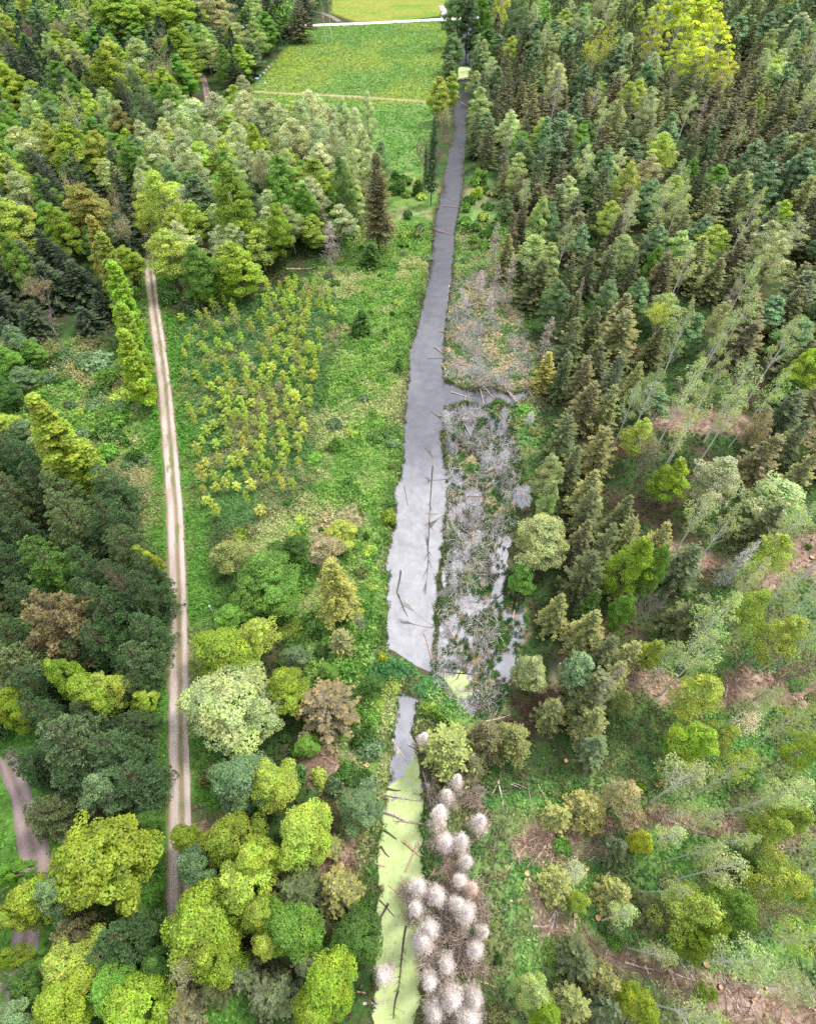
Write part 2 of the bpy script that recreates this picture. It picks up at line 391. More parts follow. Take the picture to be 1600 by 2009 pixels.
# ---- ground: one sheet to the horizon
def axis(parts):
    out = [parts[0][0]]
    for a, b, s in parts:
        n = max(1, int(round((b-a)/s))); out += list(np.linspace(a, b, n+1)[1:])
    return np.array(out)
gx = axis([(-3000, -600, 300), (-600, -200, 10), (-200, -70, 3), (-70, -12, 1.2), (-12, 36, .4), (36, 110, 1.3), (110, 240, 3), (240, 600, 10), (600, 3000, 300)])
gy = axis([(-600, -60, 40), (-60, -30, 1.5), (-30, 120, .45), (120, 200, .9), (200, 330, 1.6), (330, 620, 4), (620, 1200, 30), (1200, 3000, 300)])
XX, YY = np.meshgrid(gx, gy); fx_, fy_ = XX.ravel(), YY.ravel()
ZZ = ground_z(fx_, fy_)
CC = region_color(fx_, fy_)
nx_, ny_ = len(gx), len(gy)
ii = (np.arange(ny_-1)[:, None]*nx_+np.arange(nx_-1)[None, :]).ravel()
FF = np.stack([ii, ii+1, ii+1+nx_, ii+nx_], 1)
def ground_mat():
    m, t = newmat('soil_and_grass')
    a = N(t, 'ShaderNodeAttribute', attribute_name='tint'); tc = N(t, 'ShaderNodeTexCoord')
    n1 = N(t, 'ShaderNodeTexNoise'); n1.inputs['Scale'].default_value = 2.2; n1.inputs['Detail'].default_value = 6; n1.inputs['Roughness'].default_value = .7
    t.links.new(tc.outputs['Object'], n1.inputs['Vector'])
    mr = N(t, 'ShaderNodeMapRange'); mr.inputs['From Min'].default_value = .3; mr.inputs['From Max'].default_value = .7
    mr.inputs['To Min'].default_value = .55; mr.inputs['To Max'].default_value = 1.4; t.links.new(n1.outputs['Fac'], mr.inputs['Value'])
    s = N(t, 'ShaderNodeVectorMath', operation='SCALE'); t.links.new(a.outputs['Color'], s.inputs[0]); t.links.new(mr.outputs[0], s.inputs['Scale'])
    p = N(t, 'ShaderNodeBsdfPrincipled'); p.inputs['Roughness'].default_value = .9; p.inputs['Specular IOR Level'].default_value = .1
    t.links.new(s.outputs[0], p.inputs['Base Color'])
    b = N(t, 'ShaderNodeBump'); b.inputs['Strength'].default_value = .6; b.inputs['Distance'].default_value = .15
    t.links.new(n1.outputs['Fac'], b.inputs['Height']); t.links.new(b.outputs[0], p.inputs['Normal'])
    o = N(t, 'ShaderNodeOutputMaterial'); t.links.new(p.outputs[0], o.inputs[0]); return m
ground = link('ground', mesh_grid('ground', np.stack([fx_, fy_, ZZ], 1), FF, CC, ground_mat())); tag(ground, kind='structure')

# ---- water
def water_mat():
    m, t = newmat('pond_water'); tc = N(t, 'ShaderNodeTexCoord')
    n1 = N(t, 'ShaderNodeTexNoise'); n1.inputs['Scale'].default_value = .35; n1.inputs['Detail'].default_value = 5
    t.links.new(tc.outputs['Object'], n1.inputs['Vector'])
    r = N(t, 'ShaderNodeValToRGB'); r.color_ramp.elements[0].position = .35; r.color_ramp.elements[1].position = .7
    r.color_ramp.elements[0].color = (.016, .014, .014, 1); r.color_ramp.elements[1].color = (.034, .030, .031, 1)
    t.links.new(n1.outputs['Fac'], r.inputs['Fac'])
    p = N(t, 'ShaderNodeBsdfPrincipled'); p.inputs['Roughness'].default_value = .4; p.inputs['Specular IOR Level'].default_value = .5
    t.links.new(r.outputs['Color'], p.inputs['Base Color'])
    g = N(t, 'ShaderNodeBsdfGlossy'); g.inputs['Roughness'].default_value = .06; g.inputs['Color'].default_value = (.93, .94, 1.0, 1)
    n2 = N(t, 'ShaderNodeTexNoise'); n2.inputs['Scale'].default_value = 5; n2.inputs['Detail'].default_value = 3
    t.links.new(tc.outputs['Object'], n2.inputs['Vector'])
    b = N(t, 'ShaderNodeBump'); b.inputs['Strength'].default_value = .06; b.inputs['Distance'].default_value = .02
    t.links.new(n2.outputs['Fac'], b.inputs['Height']); t.links.new(b.outputs[0], g.inputs['Normal'])
    # floating film that catches the sky, patchy
    n3 = N(t, 'ShaderNodeTexNoise'); n3.inputs['Scale'].default_value = .45; n3.inputs['Detail'].default_value = 7; n3.inputs['Roughness'].default_value = .75
    t.links.new(tc.outputs['Object'], n3.inputs['Vector'])
    f = N(t, 'ShaderNodeMapRange'); f.inputs['From Min'].default_value = .35; f.inputs['From Max'].default_value = .65
    f.inputs['To Min'].default_value = .14; f.inputs['To Max'].default_value = .22; t.links.new(n3.outputs['Fac'], f.inputs['Value'])
    mi = N(t, 'ShaderNodeMixShader'); t.links.new(f.outputs[0], mi.inputs[0]); t.links.new(p.outputs[0], mi.inputs[1]); t.links.new(g.outputs[0], mi.inputs[2])
    o = N(t, 'ShaderNodeOutputMaterial'); t.links.new(mi.outputs[0], o.inputs[0]); return m
WZ = -.34
M_WATER = water_mat()
wx = np.linspace(-12, 75, 30); wy = np.linspace(-45, 560, 200); X2, Y2 = np.meshgrid(wx, wy)
i2 = (np.arange(199)[:, None]*30+np.arange(29)[None]).ravel()
F2 = np.stack([i2, i2+1, i2+31, i2+30], 1)
river = link('river', mesh_grid('river', np.stack([X2.ravel(), Y2.ravel(), np.full(X2.size, WZ)], 1), F2, None, M_WATER)); tag(river, kind='structure')

def patch(name, P, cell, keep, mat, z, colf=None, amp=0.0):
    lo = P.min(0); hi = P.max(0)
    xs = np.arange(lo[0], hi[0]+cell, cell); ys = np.arange(lo[1], hi[1]+cell, cell)
    A, B = np.meshgrid(xs, ys); n = len(xs)
    i = (np.arange(len(ys)-1)[:, None]*n+np.arange(n-1)[None]).ravel(); F = np.stack([i, i+1, i+1+n, i+n], 1)
    cx = A.ravel()[F].mean(1); cy = B.ravel()[F].mean(1)
    F = F[keep(cx, cy)]
    u, inv = np.unique(F, return_inverse=True); F = inv.reshape(-1, 4)
    x = A.ravel()[u]; y = B.ravel()[u]
    x = x+(_hash((x*91).astype(int), (y*37).astype(int), 3)-.5)*cell*.6; y = y+(_hash((x*51).astype(int), (y*77).astype(int), 8)-.5)*cell*.6
    V = np.stack([x, y, np.full(len(x), z)], 1)
    return link(name, mesh_grid(name, V, F, colf(x, y) if colf else None, mat, False))
def weed_mat():
    m, t = newmat('duckweed'); tc = N(t, 'ShaderNodeTexCoord')
    n1 = N(t, 'ShaderNodeTexNoise'); n1.inputs['Scale'].default_value = .35; n1.inputs['Detail'].default_value = 9; n1.inputs['Roughness'].default_value = .6
    t.links.new(tc.outputs['Object'], n1.inputs['Vector'])
    r = N(t, 'ShaderNodeValToRGB'); r.color_ramp.elements[0].position = .3; r.color_ramp.elements[1].position = .62
    r.color_ramp.elements[0].color = (.30, .38, .135, 1); r.color_ramp.elements[1].color = (.44, .52, .24, 1)
    t.links.new(n1.outputs['Fac'], r.inputs['Fac'])
    p = N(t, 'ShaderNodeBsdfPrincipled'); p.inputs['Roughness'].default_value = .75; p.inputs['Specular IOR Level'].default_value = .25
    n2 = N(t, 'ShaderNodeTexNoise'); n2.inputs['Scale'].default_value = 2.6; n2.inputs['Detail'].default_value = 8; n2.inputs['Roughness'].default_value = .8
    t.links.new(tc.outputs['Object'], n2.inputs['Vector'])
    m2 = N(t, 'ShaderNodeMapRange', interpolation_type='SMOOTHSTEP'); m2.inputs['From Min'].default_value = .33; m2.inputs['From Max'].default_value = .47
    m2.inputs['To Min'].default_value = .62; m2.inputs['To Max'].default_value = 1.0; t.links.new(n2.outputs['Fac'], m2.inputs['Value'])
    s2 = N(t, 'ShaderNodeVectorMath', operation='SCALE'); t.links.new(r.outputs['Color'], s2.inputs[0]); t.links.new(m2.outputs[0], s2.inputs['Scale'])
    t.links.new(s2.outputs[0], p.inputs['Base Color'])
    o = N(t, 'ShaderNodeOutputMaterial'); t.links.new(p.outputs[0], o.inputs[0]); return m
M_WEED = weed_mat()
def keep_low(x, y):
    px, py, _ = proj(x, y, WZ)
    e = (fbm(x*.6, y*.6, 21, 4)-.5)
    bl = sstep(1455, 1540, py+(px-800)*1.3)
    k = bl > .5+e*1.6
    hole = (np.hypot(px-838, (py-1541)*1.6) < 13+e*14) | (np.hypot(px-787, (py-1499)) < 9+e*14)
    return k & ~hole
patch_low = poly([(700, 1440), (860, 1440), (860, 1560), (850, 2130), (700, 2130)])
dw = patch('duckweed', patch_low, .16, keep_low, M_WEED, WZ+.012); tag(dw, kind='stuff', label='bright yellow-green duckweed sheet covering the lower channel', cat='duckweed')
def keep_mid(x, y):
    px, py, _ = proj(x, y, WZ); e = (fbm(x*.8, y*.8, 25, 5)-.5)
    d = 1-((px-893)/52)**2-((py-1346)/27)**2
    return d+e*2.6 > .12+sstep(905, 945, px)*.5
dm = patch('duckweed', poly([(835, 1310), (965, 1310), (965, 1385), (835, 1385)]), .12, keep_mid, M_WEED, WZ+.012)
tag(dm, kind='stuff', label='yellow-green duckweed patch beside the beaver dam', cat='duckweed')
def keep_top(x, y):
    px, py, _ = proj(x, y, WZ); e = (fbm(x*.3, y*.3, 29, 3)-.5)
    return (py < 154+e*6) & (py > 130+e*10)
dt = patch('duckweed', poly([(890, 128), (935, 128), (935, 158), (890, 158)]), .5, keep_top, M_WEED, WZ+.012)
tag(dt, kind='stuff', label='small yellow-green duckweed patch at the far top of the channel', cat='duckweed')

# ---- roads and paths
def ribbon(name, L, width, z, cols, mat, ragged=.25, nseg=14, crown=.05, wf=None):
    d = np.gradient(L, axis=0); d = nrm(d); n = np.stack([-d[:, 1], d[:, 0]], 1)
    u = np.linspace(-1, 1, nseg+1)
    wv = np.full(len(L), width/2) if wf is None else wf(L)
    s = np.arange(len(L))*1.0
    el = (vnoise(s*.8, s*0, 5)-.5)*ragged+(vnoise(s*.17, s*0, 6)-.5)*ragged; er = (vnoise(s*.8, s*0, 15)-.5)*ragged+(vnoise(s*.17, s*0, 16)-.5)*ragged
    off = u[None]*wv[:, None]; off[:, 0] -= el; off[:, -1] += er; off[:, 1] -= el*.5; off[:, -2] += er*.5
    X = L[:, 0:1]+n[:, 0:1]*off; Y = L[:, 1:2]+n[:, 1:2]*off
    Z = z+crown*(1-u[None]**2)+0*X+(fbm(X*1.1, Y*.5, 4, 2)-.5)*.02
    Z[:, 0] = z; Z[:, -1] = z
    V = np.stack([X.ravel(), Y.ravel(), Z.ravel()], 1); m = nseg+1
    i = (np.arange(len(L)-1)[:, None]*m+np.arange(nseg)[None]).ravel(); F = np.stack([i, i+m, i+m+1, i+1], 1)
    C = cols(np.broadcast_to(u[None], X.shape).ravel(), X.ravel(), Y.ravel())
    return link(name, mesh_grid(name, V, F, C, mat))
M_GRAVEL = ground_mat(); M_GRAVEL.name = 'gravel'
for n_ in M_GRAVEL.node_tree.nodes:
    if n_.type == 'TEX_NOISE': n_.inputs['Scale'].default_value = 7
    if n_.type == 'MAP_RANGE': n_.inputs['To Min'].default_value = .85; n_.inputs['To Max'].default_value = 1.15
def road_cols(u, x, y):
    n = fbm(x*.5, y*.13, 9, 3); n2 = fbm(x*2.2, y*.5, 19, 3)
    pale = np.array([.50, .42, .385]); mid = np.array([.25, .195, .13]); edge = np.array([.18, .135, .105])
    l = np.exp(-((u+.62)/.26)**4); r = np.exp(-((u-.42)/.37)**4)
    t = np.clip(l+r, 0, 1)*(.62+.6*n2); t = np.clip(t-sstep(.52, .62, n)*.25, 0, 1)
    c = mid[None]*(1-t[:, None])+pale[None]*t[:, None]
    e = sstep(.86, 1.0, np.abs(u)+(n2-.5)*.25)[:, None]
    c = c*(1-e)+edge[None]*e
    gr = .75*sstep(.66, .80, fbm(x*1.3, y*.7, 71, 3)+.22*np.exp(-((u+.18)/.16)**2)+.25*(np.abs(u) > .9))[:, None]
    return c*(1-gr)+np.array([[.13, .17, .05]])*gr
road = ribbon('road', L_ROAD, 3.05, .02, road_cols, M_GRAVEL, .6, 28); tag(road, kind='structure')
def dirt_cols(u, x, y):
    n = fbm(x*.6, y*.2, 9, 3)
    l = np.exp(-((np.abs(u)-.5)/.3)**2); a = np.array([.17, .125, .115]); b = np.array([.30, .235, .22])
    t = np.clip(l*.7+(n-.5)*1.2, 0, 1)[:, None]; return a*(1-t)+b*t
tag(ribbon('track', L_ROAD2, 3.0, .02, dirt_cols, M_GRAVEL, .6, 10), kind='structure')
def side_w(L):
    px, py, _ = proj(L[:, 0], L[:, 1]); return .95+.75*np.exp(-((py-1720)/130)**2)
tag(ribbon('side_road', L_SIDE, 2, .022, dirt_cols, M_GRAVEL, .5, 12, wf=lambda L: side_w(L)*1.15), kind='structure')
tag(ribbon('path', L_PATH, 7.2, .03, lambda u, x, y: np.tile(np.array([[.78, .76, .74]]), (len(u), 1)), M_GRAVEL, .5, 8, .08), kind='structure')
tag(ribbon('path_spur', L_SPUR, 5, .026, lambda u, x, y: np.tile(np.array([[.42, .36, .36]]), (len(u), 1)), M_GRAVEL, 1.5, 6), kind='structure')
tag(ribbon('path_woods', L_BROWN, 4, .024, lambda u, x, y: np.tile(np.array([[.24, .19, .17]]), (len(u), 1)), M_GRAVEL, 1, 6), kind='structure')
tag(ribbon('path_meadow', L_TAN, 3.6, .024, lambda u, x, y: np.array([[.34, .28, .15]])*(.8+.4*fbm(x*.3, y*.3, 2, 2)[:, None]), M_GRAVEL, 1.4, 6), kind='structure')
# ================================================================== PLANT PROTOTYPES
def rdir(r, n, zlo=-1.0):
    z = r.uniform(zlo, 1, n); a = r.uniform(0, 2*math.pi, n); s = np.sqrt(np.maximum(0, 1-z*z))
    return np.stack([s*np.cos(a), s*np.sin(a), z], 1)
def limb(g, r, a, b, r0, r1, n=4, sag=.0, k=5, c=(1, 1, 1)):
    a = np.array(a, float); b = np.array(b, float); t = np.linspace(0, 1, k)[:, None]
    L = np.linalg.norm(b-a)
    p = a*(1-t)+b*t+np.sin(t*math.pi)*np.array([[0, 0, sag*L]])+np.sin(t*math.pi)*r.normal(0, .05, (1, 3))*L
    g.tube(p, np.linspace(r0, r1, k), n, c); return p
def leaves(g, r, P, D, size, el=1.5, up=.45, wild=.8, C=None, m=0, spray=0.0):
    """leaf quads at P; D outward direction"""
    n = len(P)
    nor = nrm(D+wild*r.normal(0, .6, (n, 3))+np.array([[0, 0, up]]))
    ref = r.normal(0, 1, (n, 3))*(1-spray)+D*np.array([[1, 1, .3]])*spray*1.6
    a = nrm(ref-nor*(ref*nor).sum(1, keepdims=True)); b = np.cross(nor, a)
    s = size*r.uniform(.6, 1.35, (n, 1))
    g.quads(rhombs(P, a*s*el*.5, b*s*.5), C, m)

class Proto:
    """trunk mesh, crown mesh (both z up, base at 0), plus one joined mesh for far copies"""
    def __init__(s, name, H, R, gt, gc, mt, mc):
        s.H, s.R = H, R
        s.trunk = gt.mesh(name+'_trunk', [mt]); s.crown = gc.mesh(name+'_crown', [mc]) if gc and gc.q else None
        if s.crown:
            a, b = gt.arrays(), gc.arrays()
            s.both = mesh_quads(name, np.concatenate([a[0], b[0]]), np.concatenate([a[1], b[1]]), np.concatenate([a[2], b[2]+1]), [mt, mc])
        else: s.both = s.trunk

def crown_tree(name, seed, H=20, R=5, base=.25, nc=80, per=120, leaf=.27, flat=.55, rc=(.17, .30), shape='round', bark=None, tr=.3,
               up=.5, wild=.8, el=1.5, spray=.3, lumps=.28, vis=.0, nl=26, mat=None, tipc=(1.12, 1.05, .85), fork=.55, tintv=.17, inner=.9):
    r = np.random.default_rng(seed); gt, gc = G(), G()
    zb = H*base
    lx = r.uniform(-1, 1, 2)*.25
    k = 9; t = np.linspace(0, 1, k)
    tp = np.stack([lx[0]*np.sin(t*3), lx[1]*np.sin(t*2.5), t*H*(.93 if shape != 'round' else .72)], 1)
    gt.tube(tp, tr*(1-t)**.8+.03, 7)
    T = (np.arange(nc)+r.uniform(0, 1, nc))/nc; r.shuffle(T)
    az = np.arange(nc)*2.39996+r.uniform(-.4, .4, nc)
    if shape == 'round': prof = np.sin(np.pi*np.clip(T, 0, 1)**.8*.93+.12)**.75
    elif shape == 'cone': prof = np.clip((1-T)**.8, .03, 1)*np.clip(T*6+.35, 0, 1)
    elif shape == 'column': prof = (1-T)**.35*np.clip(T*3+.4, 0, 1)*(1-.35*T)
    elif shape == 'egg': prof = np.sin(np.pi*np.clip(T, 0, 1)**.62*.95+.08)**.8
    else: prof = np.sin(np.pi*(T*.8+.12))**.6
    ph = r.uniform(0, 6.28, 3)
    lump = 1+lumps*(np.sin(az*2+ph[0]+T*3)+.7*np.sin(az*3+ph[1]-T*5)+.5*np.sin(az*5+ph[2]+T*8))*.6
    if shape in ('round', 'egg'): T = T**.8; prof = np.maximum(prof, 0)
    if shape == 'round': prof = np.sin(np.pi*T**.8*.93+.12)**.75
    elif shape == 'egg': prof = np.sin(np.pi*T**.62*.95+.08)**.8
    rr = R*prof*lump*np.sqrt(np.where(T > .72, r.uniform(.0, .95, nc), r.uniform(.22, 1, nc)))
    cz = zb+(H-zb)*T
    Cn = np.stack([rr*np.cos(az), rr*np.sin(az), cz], 1)
    rcs = R*r.uniform(rc[0], rc[1], nc)*(.55+.6*prof)
    # limbs
    sel = r.permutation(nc)[:nl]
    for i in sel:
        z0 = max(zb*.6, cz[i]-(.9+fork)*rr[i]*r.uniform(.6, 1.1)); z0 = min(z0, tp[-1, 2]*.97)
        q = z0/tp[-1, 2]*(k-1); i0 = int(min(k-2, q)); base_p = tp[i0]+(tp[i0+1]-tp[i0])*(q-i0)
        r0 = max(.035, tr*.42*(1-z0/H)); p = limb(gt, r, base_p, Cn[i], r0, .02, 4, -.06, 5)
        for _ in range(3):
            j = r.integers(2, 5); limb(gt, r, p[j-1], p[j-1]+rdir(r, 1, -.1)[0]*rcs[i]*1.1, r0*.4, .012, 3, 0, 3)
    W = rcs**2; cnt = np.maximum(6, (per*nc*W/W.sum())).astype(int)
    idx = np.repeat(np.arange(nc), cnt); n = len(idx)
    d = rdir(r, n, -.55); rad_ = r.uniform(.55, 1.12, n)**.7
    P = Cn[idx]+d*(rcs[idx]*rad_)[:, None]*np.array([[1, 1, flat]])
    ax = np.stack([P[:, 0], P[:, 1], (P[:, 2]-zb-(H-zb)*.35)*.5], 1); D = nrm(nrm(d)*.8+nrm(ax)*.6)
    ct = 1+r.normal(0, tintv, nc).clip(-.4, .45); ty = r.uniform(0, 1, nc)
    hv = 1+r.normal(0, .055, (nc, 3))*np.array([[1, .5, 1.2]])
    C = (ct[idx]*r.uniform(.75, 1.25, n))[:, None]*hv[idx]*(1+(np.array(tipc)-1)[None]*(ty[idx]*(rad_ > .8))[:, None])
    leaves(gc, r, P, D, leaf, el, up, wild, C, 0, spray)
    return Proto(name, H, R, gt, gc, bark or M_BARK, mat or M_LEAF)

def conifer(name, seed, H=24, R=4.0, base=.08, dz=.55, nb=7, tw=10, wid=.15, droop=.32, top_up=.5, tip=(1.7, 1.3, .8), tl=.34, mat=None, hang=True,
            bare=0.0, bark=None, pw=.8, ragged=.18, dens=1.0, deadcol=None, brw=.05):
    r = np.random.default_rng(seed); gt, gc = G(), G()
    t = np.linspace(0, 1, 8); gt.tube(np.stack([.12*np.sin(t*4), .12*np.cos(t*3)-.12, t*H], 1), (.26 if deadcol is None else .13)*(1-t)+.01, 6)
    z = H*base; zs = []
    while z < H-.4: zs.append(z); z += dz*r.uniform(.75, 1.25)*(1.0-.35*(z/H))
    zs = np.array(zs)
    B = []
    for z in zs:
        f = (z-H*base)/(H-H*base); n = max(4, int(nb*((1-.35*f) if deadcol is None else 1+.5*f)*r.uniform(.8, 1.2)))
        for a in np.arange(n)/n*2*math.pi+r.uniform(0, 6.28)+r.uniform(-.3, .3, n):
            B.append((z+r.uniform(-.38, .38)*(dz > .5)+r.uniform(-.1, .1), a, (R*(1-f)**pw+.18)*r.uniform(1-ragged*1.6, 1+ragged), f))
    B = np.array(B); z0, a, L, f = B.T; nB = len(B)
    el = top_up*f-droop*(1-f)*.55+r.normal(0, .07, nB)
    s = np.linspace(0.06, 1, 7)[None, :]
    rx = L[:, None]*s*np.cos(el)[:, None]
    zz = z0[:, None]+L[:, None]*(np.sin(el)[:, None]*s-droop*.55*s**2+droop*.38*s**3.5)
    ca, sa = np.cos(a)[:, None], np.sin(a)[:, None]
    path = np.stack([rx*ca, rx*sa, zz], 2)                       # nB,7,3
    side = np.stack([-np.sin(a), np.cos(a), 0*a], 1)[:, None]
    wb = (brw*(1.15-s)*np.clip(L/3, .35, 1.2)[:, None])[..., None]
    up = np.array([0, 0, 1.0])
    for v in (side*wb, up*wb):
        q = np.stack([path[:, :-1]-v[:, :-1], path[:, 1:]-v[:, 1:], path[:, 1:]+v[:, 1:], path[:, :-1]+v[:, :-1]], 2)
        gt.quads(q, np.array([1, 1, 1.0]))
    # side sprays
    nt_ = np.maximum(4, (tw*np.clip(L/R, .3, 1)*1.1*dens)).astype(int)
    bi = np.repeat(np.arange(nB), nt_*2); n = len(bi)
    ts = r.uniform(.12+bare, 1, n); ts = np.maximum(ts, r.uniform(.1, 1, n)*.5+bare)
    q = ts*6.0*.999; q = np.clip((ts-.06)/.94*6, 0, 5.999); i0 = q.astype(int); fr = (q-i0)[:, None]
    p0 = path[bi, i0]*(1-fr)+path[bi, i0+1]*fr
    sg = np.where(r.uniform(0, 1, n) < .5, -1, 1)[:, None]
    fw = nrm(path[bi, np.minimum(i0+1, 6)]-path[bi, i0])
    sd_ = side[bi, 0]*sg
    wl = (tl*L[bi]*(1-ts)**.6+.22)*r.uniform(.6, 1.25, n)
    dr = nrm(fw*.75+sd_*.9+up*r.normal(-.12, .16, (n, 1)))
    if deadcol is not None: dr = nrm(dr+r.normal(0, .42, (n, 3)))
    nrmv = nrm(np.cross(dr, fw)*sg*-1+up*1.2+r.normal(0, .35, (n, 3)))
    b = nrm(np.cross(nrmv, dr))*wid*r.uniform(.7, 1.4, (n, 1))
    h = dr*wl[:, None]*.5
    if deadcol is None:
        tt = sstep(.55, 1.0, ts)[:, None]*r.uniform(.2, 1, (n, 1)); v = r.uniform(.7, 1.3, (n, 1))*(1+.12*r.normal(0, 1, nB)[bi][:, None])
        C = v*(1+(np.array(tip)[None]-1)*tt)
    else:
        ff = (f[bi]*.75+ts*.35).clip(0, 1)[:, None]; C = (deadcol[0][None]*(1-ff**1.4)+deadcol[1][None]*ff**1.4)*r.uniform(.8, 1.2, (n, 1))
    gc.quads(rhombs(p0+h, h, b), C)
    if hang:
        k = r.uniform(0, 1, n) < .4; nn = k.sum()
        hd = nrm(dr[k]*.8+np.array([[0, 0, -1.0]])*r.uniform(.4, 1.1, (nn, 1))); hb = nrm(np.cross(hd, fw[k])+r.normal(0, .3, (nn, 3)))*wid*.9
        hh = hd*wl[k][:, None]*.35
        gc.quads(rhombs(p0[k]+hh, hh, hb), C[k]*.95)
    return Proto(name, H, R, gt, gc, bark or M_BARK, mat or M_NEEDLE)

def fluffy_pine(name, seed, H=22, R=4.6, base=.1, tip=(1.45, 1.25, .95)):
    """broad based conifer whose branches end in rounded cushions of needles"""
    r = np.random.default_rng(seed); gt, gc = G(), G()
    t = np.linspace(0, 1, 8); gt.tube(np.stack([.2*np.sin(t*4), .2*np.sin(t*3), t*H], 1), .3*(1-t)+.03, 6)
    cen = []; rad__ = []; dirs = []
    z = H*base
    while z < H*.97:
        f = (z-H*base)/(H*(1-base)); Rz = R*(1-f)**.72+.25; n = max(3, int(8*(1-.5*f)))
        for a in np.arange(n)/n*6.283+r.uniform(0, 6.28)+r.uniform(-.25, .25, n):
            L = Rz*r.uniform(.72, 1.12); e = np.array([math.cos(a)*L, math.sin(a)*L, z+L*(.12+.35*f)*r.uniform(.5, 1.3)])
            limb(gt, r, (0, 0, z-.2), e*np.array([.8, .8, 1]), .05, .015, 3, -.05, 4)
            d = nrm(e-np.array([0, 0, z]))
            m = max(1, int(L/1.0))
            for j in range(m):
                s = 1-j*.26*r.uniform(.8, 1.2); c = np.array([0, 0, z])*(1-s)+e*s; sidev = np.array([-d[1], d[0], 0])*r.uniform(-.5, .5)*L*.35*(j > 0)
                cen.append(c+sidev); rad__.append(min(1.0, .38+.13*L)*r.uniform(.7, 1.15)); dirs.append(d)
        z += .95*r.uniform(.75, 1.25)
    cen, rad__, dirs = map(np.array, (cen, rad__, dirs)); nc = len(cen)
    per = (62*rad__**1.6/np.mean(rad__**1.6)).astype(int)+10
    idx = np.repeat(np.arange(nc), per); n = len(idx)
    d = rdir(r, n, -.35); d = nrm(d+dirs[idx]*.55)
    P = cen[idx]+d*(rad__[idx]*r.uniform(.3, 1, n)**.5)[:, None]*np.array([[1, 1, .62]])
    v = (1+r.normal(0, .16, nc))[idx]*r.uniform(.7, 1.3, n); o = r.uniform(0, 1, (n, 1))
    C = v[:, None]*(1+(np.array(tip)[None]-1)*o)
    a = nrm(d+r.normal(0, .25, (n, 3))+np.array([[0, 0, .15]])); b = nrm(np.cross(a, r.normal(0, 1, (n, 3))+dirs[idx]*.2))
    s = r.uniform(.16, .30, (n, 1)); gc.quads(rhombs(P, a*s, b*.075), C)
    return Proto(name, H, R, gt, gc, M_BARK, M_NEEDLE)

def bare_tree(name, seed, H=16, R=4.5, depth=5, mat=None, spread=.6, base=.3, tr=.22, fine=.02, tuft=0, upw=.35, nbr=4):
    r = np.random.default_rng(seed); gt, gc = G(), G(); tips = []
    def grow(p, d, L, rr, lev):
        if lev <= 1:
            k = 3; pts = [p+d*L*t+r.normal(0, .03, 3)*L for t in np.linspace(0, 1, k)]; pts[0] = p
            pts = np.array(pts); s = nrm(np.cross(d, r.normal(0, 1, 3)))
            for v in (s, np.cross(d, s)):
                w_ = np.array([rr, rr*.7, rr*.25])[:, None]*v
                gt.quads(np.stack([pts[:-1]-w_[:-1], pts[1:]-w_[1:], pts[1:]+w_[1:], pts[:-1]+w_[:-1]], 1), np.array([1., 1, 1]))
            tips.append(pts[-1]); tips.append(pts[1])
        else:
            pts = limb(gt, r, p, p+d*L, rr, rr*.55, 5 if lev > 3 else 4, .03, 4)
        if lev == 0: return
        n = nbr+(lev < 3)*2
        for i in range(n):
            t = r.uniform(.35, 1.0) if i else 1.0
            q = p+(pts[-1]-p)*t
            nd = nrm(d*(.9-.25*t)+rdir(r, 1, -.4)[0]*spread*1.35+np.array([0, 0, upw*.5]))
            grow(q, nd, L*r.uniform(.5, .78), max(fine*.5, rr*.5), lev-1)
    t = np.linspace(0, 1, 6); hb = H*base
    gt.tube(np.stack([.1*np.sin(t*3), .1*np.sin(t*2), t*hb], 1), tr*(1-.35*t), 7)
    for i in range(4):
        a = i*1.57+r.uniform(-.5, .5)
        grow(np.array([0, 0, hb*(.85+.05*i)]), nrm(np.array([math.cos(a)*spread*(i > 0), math.sin(a)*spread*(i > 0), 1.0])), (H-hb)*(.5 if i == 0 else .42), tr*.55, depth-1)
    tips_ = np.array(tips)
    # scale to R,H
    Q = np.concatenate(gt.q); sx = R/np.percentile(np.hypot(Q[..., 0], Q[..., 1]), 97); szz = H/Q[..., 2].max()
    gt.q = [q*np.array([sx, sx, szz]) for q in gt.q]; tips_ = tips_*np.array([sx, sx, szz])
    if tuft:
        n = len(tips_)*tuft; P = np.repeat(tips_, tuft, 0)+r.normal(0, .16, (n, 3)); D = nrm(r.normal(0, 1, (n, 3)))
        leaves(gc, r, P, D, .17, 1.5, .5, .8, r.uniform(.75, 1.25, (n, 1))*np.ones((1, 3)), 0)
    return Proto(name, H, R, gt, gc if tuft else None, mat or M_BARKG, M_LEAF)

